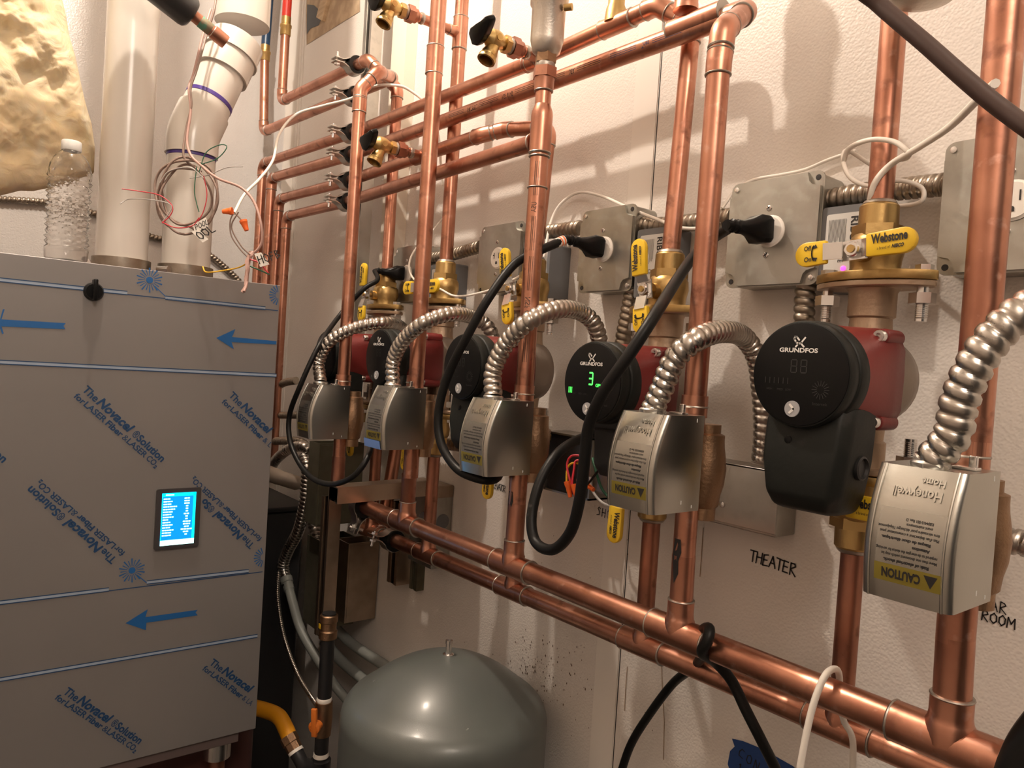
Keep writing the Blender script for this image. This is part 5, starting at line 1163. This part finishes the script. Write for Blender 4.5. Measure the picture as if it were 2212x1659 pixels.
for k in range(rows):
    y = sh_/2-.0105-k*(sh_-.024)/rows; w1 = [.012, .016, .015, .024, .021, .018, .015, .019, .010, .015, .018, .014, .021, .017, .016][k]
    x = -sw/2+.0026
    while w1 > .002:
        w = min(w1, random.choice((.004, .006, .007))); q(bm, x, y-.0011, x+w-.0008, y+.0011, .0056); x += w; w1 -= w
    w2 = [.012, .012, .012, .006, .006, .006, .012, .006, .006, .014, .013, .009, .020, .012, .006][k]; xr = sw/2-.0075-(.013-w2)/2
    x = xr-w2
    while w2 > .002:
        w = min(w2, .005); q(bm, x, y-.0012, x+w-.0009, y+.0012, .0056); x += w; w2 -= w
q(bm, -sw/2+.006, sh_/2-.0043, -sw/2+.020, sh_/2-.0022, .0056); BO('screen_text', bm, 'scrw', ds)
# ================================================================== VENT STACKS
PR = .0445; zb0 = ZT
s1 = thing('vent_pipe', 'straight white plastic vent pipe rising from the boiler behind the water bottle', 'vent pipe', (-1.575, -.603, zb0))
bm = bmesh.new(); cyl(bm, (0, 0, .004), (0, 0, 2.845-zb0), PR, 56); obj('pipe_tube', bm, 'pvc', s1, 40)
def hose_clamp(par, z, ang):
    bm = bmesh.new(); lathe(bm, [(PR+.0005, z), (PR+.0060, z+.001), (PR+.0060, z+.026), (PR+.0005, z+.027)], (0, 0, 0), (0, 0, 1), 56); cl = obj('clamp_band', bm, 'flexdk', par, 40)
    d = V((math.cos(ang), math.sin(ang), 0)); c = d*(PR+.010)+V((0, 0, z+.013)); tn = V((-math.sin(ang), math.cos(ang), 0)); bm = bmesh.new(); cyl(bm, c-tn*.012, c+tn*.012, .0062, 14); hexnut(bm, c+tn*.012, tn, .0075, .004); obj('clamp_screw', bm, 'chrome', par, 30)
hose_clamp(s1, .0, math.radians(250))
s2 = thing('vent_pipe', 'white plastic vent pipe with two bends and purple rings, right of the straight one', 'vent pipe', (-1.560, -.492, zb0)); o2 = V(s2.location)
def stk(px, py): return PX(px, py, -1.560)
z = lambda y, x=405: PX(x, y, -1.56).z-zb0
path_low = V((0, 0, 0)); zc1 = z(335)
E1 = V((0, 0, z(290)))          # first bend
d2 = V((-.08, .32, .82)).normalized()
pt = P  # upper bend located from the photograph
E2 = E1+d2*.250
bm = bmesh.new(); add_sweep(bm, [V((0, 0, .004)), V((0, 0, zc1+.01))], PR, 56); obj('pipe_tube', bm, 'pvc', s2, 40)
def sweep_bend(a, b, c, r, R, ext=0):
    s, e, pts, d1_, d2_ = arc_corner(a, b, c, R, 10); return [s-d1_*ext]+pts+[e+d2_*ext], s, e, d1_, d2_
pts, s, e, da, db = sweep_bend(V((0, 0, 0)), E1, E2, PR, .10, .0)
bm = bmesh.new(); add_sweep(bm, [V((0, 0, zc1)), s]+pts[1:-1]+[e, e+d2*.035], PR*1.09, 56); obj('lower_bend', bm, 'pvc', s2, 40)
bm = bmesh.new(); cyl(bm, e, E2-d2*.03, PR, 56); obj('pipe_tube', bm, 'pvc', s2, 40)
for c, dd in ((V((0, 0, zc1-.002)), V((0, 0, 1))), (E2-d2*.170, d2)):
    bm = bmesh.new(); u, w = frame(dd); bands = 40
    vs0 = []; 
    lathe(bm, [(PR+.0003, 0), (PR+.0008, .0005), (PR+.0008, .0080 if dd is d2 else .0035), (PR+.0003, .0085)], c-dd*.004, dd, 48); obj('primer_ring', bm, 'purple', s2, 40)
pts, s, e2, da, db = sweep_bend(E1, E2, E2+V((0, 0, .3)), PR, .11, .0)
bm = bmesh.new(); add_sweep(bm, [s-d2*.040, s-d2*.036], PR*1.22, 56); add_sweep(bm, [s-d2*.082, s-d2*.036], PR*1.13, 56); add_sweep(bm, [s-d2*.036, s-d2*.002]+[s], [PR*1.15]*3, 56); add_sweep(bm, [s]+pts[1:-1]+[e2], PR*1.13, 56); add_sweep(bm, [e2-V((0, 0, .002)), e2+V((0, 0, .060))], PR*1.20, 56); obj('upper_bend', bm, 'pvc', s2, 40)
bm = bmesh.new(); cyl(bm, e2, e2+V((0, 0, max(.1, 2.845-zb0-e2.z))), PR, 56); obj('pipe_tube', bm, 'pvc', s2, 40)
bm = bmesh.new(); random.seed(2); cc = V((e2.x, e2.y, e2.z+.028)); 
fcy = lambda a, b: cc+V((math.cos(a/(PR*1.2)-1.25)*(PR*1.2+.0006), math.sin(a/(PR*1.2)-1.25)*(PR*1.2+.0006), b))
x = 0
while x < .040:
    w = random.choice((.0006, .001, .0016)); ribbon(bm, [(x+w/2, 0), (x+w/2, .012)], w, fcy); x += w+random.choice((.0007, .0012))
add_text(bm, 'Plumber', fcy, w=.03, h=.004, x0=-.005, y0=.016); obj('barcode', bm, 'dim', s2)
hose_clamp(s2, .0, math.radians(-60))
# ================================================================== WATER BOTTLE
bt = thing('water_bottle', 'empty clear plastic water bottle with white cap standing on the boiler', 'bottle', (-1.462, -.708, ZT+.0006)); 
prof = [(0, .004), (.018, .002), (.028, .0), (.0325, .004), (.0328, .022)]
zcur = .022
for k in range(13):
    prof += [(.0330, zcur), (.0300, zcur+.0032), (.0300, zcur+.0045), (.0330, zcur+.0078)]; zcur += .0092
prof += [(.0320, .150), (.0300, .160), (.026, .170), (.020, .178), (.0135, .184), (.0125, .187)]
bm = bmesh.new(); seg = 40; rings = []
inner = [(max(r-.0006, 0), z_+(.0006 if r < .03 and z_ < .05 else 0)) for r, z_ in prof]
full = prof+inner[::-1]
for r, z_ in full:
    if r < 1e-5: rings.append([bm.verts.new((0, 0, z_))]); continue
    ring_ = []
    for k in range(seg):
        rr = r
        if .025 < z_ < .172: rr = r*(1-.045*max(0, math.sin(k*PI*.5+z_*700)) - .03*math.sin(7*2*PI*k/seg+z_*260))
        elif z_ < .012 and r > .01: rr = r*(1-.06*(.5+.5*math.cos(5*2*PI*k/seg)))
        ring_.append(bm.verts.new((rr*math.cos(2*PI*k/seg), rr*math.sin(2*PI*k/seg), z_)))
    rings.append(ring_)
for A, B in zip(rings, rings[1:]):
    for k in range(seg):
        k2 = (k+1) % seg
        if len(A) == 1 and len(B) == 1: continue
        if len(A) == 1: bm.faces.new((A[0], B[k2], B[k]))
        elif len(B) == 1: bm.faces.new((A[k], A[k2], B[0]))
        else: bm.faces.new((A[k], A[k2], B[k2], B[k]))
bmesh.ops.recalc_face_normals(bm, faces=bm.faces)
obj('bottle_body', bm, 'bottle', bt, 60)
bm = bmesh.new(); N = 60; rg = []
for z_, r in ((.184, .0148), (.186, .0152), (.199, .0150), (.2005, .0140)):
    rg.append([bm.verts.new(((r-(.0005 if k % 2 else 0))*math.cos(2*PI*k/N), (r-(.0005 if k % 2 else 0))*math.sin(2*PI*k/N), z_)) for k in range(N)])
for A, B in zip(rg, rg[1:]):
    for k in range(N): bm.faces.new((A[k], A[(k+1) % N], B[(k+1) % N], B[k]))
bm.faces.new(rg[0][::-1]); bm.faces.new(rg[-1]); obj('bottle_cap', bm, 'label', bt, 50)
# ================================================================== INSULATION BATT
from mathutils import noise as mn
outl = [(-120, -60), (118, -60), (140, 30), (150, 85), (163, 130), (172, 185), (185, 235), (198, 270), (204, 320), (200, 372), (165, 392), (135, 408), (100, 410), (55, 420), (10, 425), (-120, 440)]
XI = -1.62
bm = bmesh.new()
nu, nv = 170, 200
top, bot = -330, 430
def right_edge(y):
    pts_ = [(-400, 60), (-60, 118), (30, 141), (85, 151), (130, 164), (185, 175), (235, 187), (270, 198), (320, 205), (372, 203), (395, 190), (430, 150)]
    for (y0, x0), (y1, x1) in zip(pts_, pts_[1:]):
        if y0 <= y <= y1: return x0+(x1-x0)*(y-y0)/(y1-y0)
    return 150
def bottom_edge(x):
    pts_ = [(-430, 455), (0, 428), (30, 424), (70, 412), (100, 413), (140, 404), (175, 392), (210, 372)]
    for (x0, y0), (x1, y1) in zip(pts_, pts_[1:]):
        if x0 <= x <= x1: return y0+(y1-y0)*(x-x0)/(x1-x0)
    return 380
for side in (0, 1):
    grid = []
    for j in range(nv+1):
        row = []
        for i in range(nu+1):
            s_ = i/nu; t_ = j/nv
            xr0 = -420+(205+420)*s_; yb = bottom_edge(xr0); y = top+(yb-top)*t_
            xr = right_edge(min(y, 430)); x = -420+(xr+420)*s_
            p = PX(x, y, XI)
            n1 = mn.fractal(p*9, 1.0, 2.0, 5); n2 = mn.noise(p*40)
            ed = min(1, (1-s_)*9, (1-t_)*9)
            th = (.050*math.sqrt(max(0, ed*(2-ed))))
            if side == 0: d = th*1.0+(.026*n1+.006*n2)*ed+.008*ed*math.sin(p.z*38+p.y*25+3*n1)
            else: d = -th*.7
            row.append(bm.verts.new(p+V((d, 0, 0))))
        grid.append(row)
    for j in range(nv):
        for i in range(nu):
            fa = (grid[j][i], grid[j][i+1], grid[j+1][i+1], grid[j+1][i]); bm.faces.new(fa if side == 0 else fa[::-1])
bmesh.ops.remove_doubles(bm, verts=bm.verts, dist=.0004); bmesh.ops.recalc_face_normals(bm, faces=bm.faces)
tag(obj('insulation_batt', bm, 'wool', None, 80), 'yellow fiberglass insulation hanging at the upper left', 'insulation')
# armoured cable on the back wall
flex('armored_cable', 'dark armored cable crossing the back wall behind the bottle and vent pipes', [PX(-60, 425, XB+.012), PX(0, 430, XB+.012), PX(120, 440, XB+.012), PX(230, 470, XB+.012), PX(330, 512, XB+.012), PX(400, 522, XB+.012), PX(455, 552, XB+.012), PX(510, 600, XB+.012), PX(540, 640, XB+.012)], .0085, pitch=.010, m='flexdk', depth=.3)
# ================================================================== HANGING INSULATED PIPE
def atZ(px, py, Z): return CAM + ray(px, py)*Z
pa, pb_ = atZ(300, -60, 1.297), atZ(416, 32, 1.366); ip = thing('insulated_pipe', 'black foam insulated pipe with a bare green stained copper end, hanging in from the top', 'pipe', pb_)
d = (pb_-pa).normalized(); bm = bmesh.new(); add_sweep(bm, [pa-d*.55, pb_-d*.012, pb_-d*.005, pb_-d*.001, pb_], [.0295, .0295, .0280, .0240, .013], 32); obj('foam_sleeve', shift(bm, ip.location), 'foam', ip, 50)
pc_ = atZ(488, 92, 1.405); d = (pc_-pb_).normalized(); L = (pc_-pb_).length
bm = bmesh.new(); cyl(bm, pb_-d*.02, pb_+d*L*.62, .0108, 24); obj('tube', shift(bm, ip.location), 'cu2', ip, 40)
bm = bmesh.new(); lathe(bm, [(.0110, 0), (.0114, .001), (.0114, L*.30), (.0110, L*.32)], pb_+d*L*.22, d, 24); obj('patina_patch', shift(bm, ip.location), mat('patina', (.22, .17, .11), .6, .6, noise=(60, (.12, .28, .20), .45, .55)), ip, 40)
bm = bmesh.new(); lathe(bm, [(.0130, 0), (.0130, L*.36), (.0120, L*.40), (.0105, L*.40), (.0100, L*.30), (0, L*.29)], pb_+d*L*.60, d, 24); obj('coupling', shift(bm, ip.location), 'cu2', ip, 40)
ring(ip, pb_+d*L*.60, d, .0124)
# ================================================================== LOW VOLTAGE WIRING ON THE VENT PIPE
def wz(label, seq, r, m, name='thermostat_cable', parent=None, n=8, cat='cable'): return cable(name, label, [atZ(*s) for s in seq], r, m, cat=cat, seg=8, n=n, parent=parent)
ZW_ = 1.36
wz('brown thermostat cable running down the bent vent pipe into the coil', [(470, -40, 1.45), (463, 20, 1.43), (445, 80, 1.42), (425, 150, 1.38), (412, 190, 1.37), (413, 230, 1.37), (402, 280, 1.37), (396, 330, 1.36), (405, 350, 1.36), (425, 362, 1.36)], .0022, 'greycable')
wz('pinkish thermostat cable running beside the brown one then off to the label', [(455, 20, 1.44), (440, 70, 1.42), (418, 160, 1.39), (408, 190, 1.37), (412, 240, 1.37), (404, 300, 1.36), (412, 335, 1.35), (435, 358, 1.34), (470, 385, 1.32), (520, 405, 1.30), (548, 435, 1.29), (563, 480, 1.28), (566, 520, 1.28), (556, 540, 1.28), (542, 552, 1.28), (536, 580, 1.27), (533, 612, 1.26), (527, 630, 1.25)], .0024, 'pinkcable')
coil = []
for k in range(0, 85):
    a = k/24*2*PI+2.2; rr = 1+.05*math.sin(k*.9)+(.0 if k < 45 else -.16); cx, cy = 403+3*math.sin(k*.37), 423+3*math.cos(k*.31)
    coil.append((cx+66*rr*math.cos(a), cy+78*rr*math.sin(a), ZW_+.006*math.sin(k*.7)))
wz('coil of brown thermostat cable hung on the bent vent pipe', coil, .0022, 'greycable', n=3)
def thin(label, seq, m, r=.0009): return wz(label, seq, r, m, 'thin_wire', cat='wire', n=6)
thin('thin pinkish red wire end reaching left from the coil', [(263, 408, 1.33), (300, 413, 1.34), (345, 422, 1.34), (372, 445, 1.34), (368, 465, 1.34), (350, 482, 1.34)], 'wred')
thin('thin pale wire end reaching left from the coil under the red one', [(260, 440, 1.33), (280, 430, 1.34), (330, 432, 1.34), (365, 440, 1.34), (370, 452, 1.34), (352, 478, 1.34)], 'wgrey')
thin('thin greenish wire looping up right from the coil', [(430, 372, 1.34), (445, 330, 1.34), (475, 313, 1.34), (490, 318, 1.34), (470, 342, 1.34), (435, 355, 1.34)], 'wgreen')
thin('thin grey wire reaching right from the coil', [(410, 385, 1.34), (450, 378, 1.34), (490, 362, 1.33), (525, 360, 1.33)], 'wgrey')
thin('thin red wire hanging inside the coil', [(440, 380, 1.34), (447, 420, 1.34), (440, 455, 1.34), (428, 478, 1.34)], 'wred')
thin('thin green wire hanging inside the coil', [(425, 360, 1.34), (420, 410, 1.34), (425, 440, 1.34), (430, 458, 1.34)], 'wgreen')
thin('thin dark wire arc across the top of the coil', [(345, 395, 1.34), (365, 370, 1.34), (410, 362, 1.34), (440, 385, 1.34)], 'wgrey')
thin('thin red wire along the lower rim of the coil', [(350, 480, 1.34), (380, 492, 1.335), (415, 488, 1.335), (430, 470, 1.335)], 'wred')
thin('thin brown wire from the upper orange nut down to the label bundle', [(503, 462, 1.27), (497, 480, 1.27), (500, 510, 1.27), (520, 540, 1.27), (536, 556, 1.27)], 'greycable', .0012)
thin('second thin brown wire down to the label bundle', [(506, 458, 1.27), (515, 468, 1.27), (524, 478, 1.27)], 'greycable', .0012)
thin('third thin brown wire curving down to the label bundle', [(515, 458, 1.27), (500, 490, 1.27), (520, 530, 1.27), (540, 550, 1.27)], 'greycable', .0012)
thin('thin yellow wire end on the boiler top beside the clamp', [(438, 576, 1.29), (446, 588, 1.28), (480, 585, 1.28), (515, 578, 1.28), (535, 568, 1.27)], 'wyel', .0012)
thin('thin red wire end right of the label bundle', [(540, 560, 1.27), (560, 568, 1.27), (580, 590, 1.27)], 'wred', .0012)
thin('thin green wire end right of the label bundle', [(540, 575, 1.27), (560, 583, 1.27), (582, 593, 1.27)], 'wgreen', .0012)
def wn(label, a, b, r=.0062):
    a, b = atZ(*a), atZ(*b); d = b-a; bm = bmesh.new(); L = d.length
    lathe(bm, [(0, -.001), (r*.6, 0), (r*.72, L*.3), (r*.95, L*.75), (r*1.05, L*.8), (r*1.05, L), (r*.8, L), (0, L*.9)], a, d, 18)
    return tag(obj('wire_nut', bm, 'orange', None, 30), label, 'wire nut')
wn('orange wire nut left of its twin, beside the white vent pipe', (481, 457, 1.27), (502, 456, 1.27))
wn('orange wire nut lower right of its twin, pointing down', (533, 498, 1.27), (525, 476, 1.27))
def paper_tag(label, pts, txts, Z):
    p = [atZ(x, y, Z) for x, y in pts]; n = (p[1]-p[0]).cross(p[3]-p[0]).normalized(); 
    bm = bmesh.new(); A = [bm.verts.new(a-FW*0) for a in p]; B = [bm.verts.new(a+FW*.0008) for a in p]; bm.faces.new(A); bm.faces.new(B[::-1])
    for k in range(4): bm.faces.new((A[k], B[k], B[(k+1) % 4], A[(k+1) % 4]))
    o = tag(obj('paper_tag', bm, 'tagpaper'), label, 'tag')
    bm = bmesh.new(); u = (p[2]-p[3]).normalized(); v = (p[0]-p[3]); L = (p[2]-p[3]).length
    f = lambda a, b: p[3]+u*a+v.normalized()*b-FW*.0006
    handwrite(bm, txts, f, v.length*.55, .13, .9, L*.12, v.length*.22); obj('tag_writing', bm, 'ink', o); return o
paper_tag('white paper tag reading POOL at the bottom of the cable coil', [(416, 484), (445, 470), (450, 489), (421, 504)], 'POOL', 1.34)
paper_tag('lower folded paper tag hanging from the cable coil', [(413, 500), (430, 497), (450, 517), (438, 524)], 'OOL', 1.335)
paper_tag('white paper tag with black marker HOF at the end of the pinkish cable', [(549, 548), (564, 545), (582, 571), (562, 577)], 'HOFB', 1.265)
bm = bmesh.new(); add_sweep(bm, crom([atZ(545, 545, 1.28), atZ(536, 560, 1.27), atZ(534, 585, 1.265), atZ(531, 615, 1.26), atZ(524, 632, 1.255)], 5), .0040, 10, rf=lambda i, a: .0042-.0001*i+.0012*math.sin(a*3+i)); tag(obj('cable_end', bm, 'pinkcable', None, 60), 'frayed pinkish cable end hanging in front of the boiler top', 'cable')
# ================================================================== TORN WALL OPENING
tw = thing('wall_opening', 'torn opening in the wall panel with brown paper, at the top beside the strut', 'wall opening', P(700, 50, 0))
bm = bmesh.new(); vs = [bm.verts.new(P(x, y, 0)+V((0, -.0012, 0))) for x, y in ((661, -40), (663, 97), (778, 25), (778, -40))]; bm.faces.new(vs); obj('torn_paper', shift(bm, tw.location), 'paper', tw)
bm = bmesh.new(); vs = [bm.verts.new(P(x, y, 0)+V((0, -.0022, 0))) for x, y in ((665, 10), (680, 12), (700, 30), (690, 55), (672, 62), (664, 75))]; bm.faces.new(vs); obj('dark_gap', shift(bm, tw.location), 'dark', tw)
bm = bmesh.new(); box(bm, (-.02, -.012, -.05), (.03, .004, .02), .002, M.Translation(P(705, 5, 0)-V(tw.location)) @ M.Rotation(.5, 4, 'Y')); obj('wood_scrap', bm, 'wood', tw, 30)
bm = bmesh.new(); box(bm, (XS+.018, -.030, 1.30), (XS+.085, -.0005, 2.849)); tag(obj('wood_strip', bm, mat('pale_board', (.72, .66, .56), .6)), 'pale board behind the tall strut channel', 'board')
# grey vent body over the nearest back riser
gv2 = thing('air_vent', 'grey vent body just cut off by the top edge over the nearest back riser', 'air vent', (-.40, -.13, 1.99))
pp = P(1995, 8, .16); bm = bmesh.new(); lathe(bm, [(.012, 0), (.026, .004), (.034, .012), (.036, .03), (.036, .09), (.030, .11), (0, .115)], pp, (0, 0, 1), 36); obj('vent_body', shift(bm, gv2.location), 'vent', gv2, 40)
bm = bmesh.new(); add_sweep(bm, [pp+V((0, 0, .05)), V((bx[4], -HB-.012, pp.z+.05))], .011, 20); obj('side_pipe', shift(bm, gv2.location), 'cu', gv2, 40)
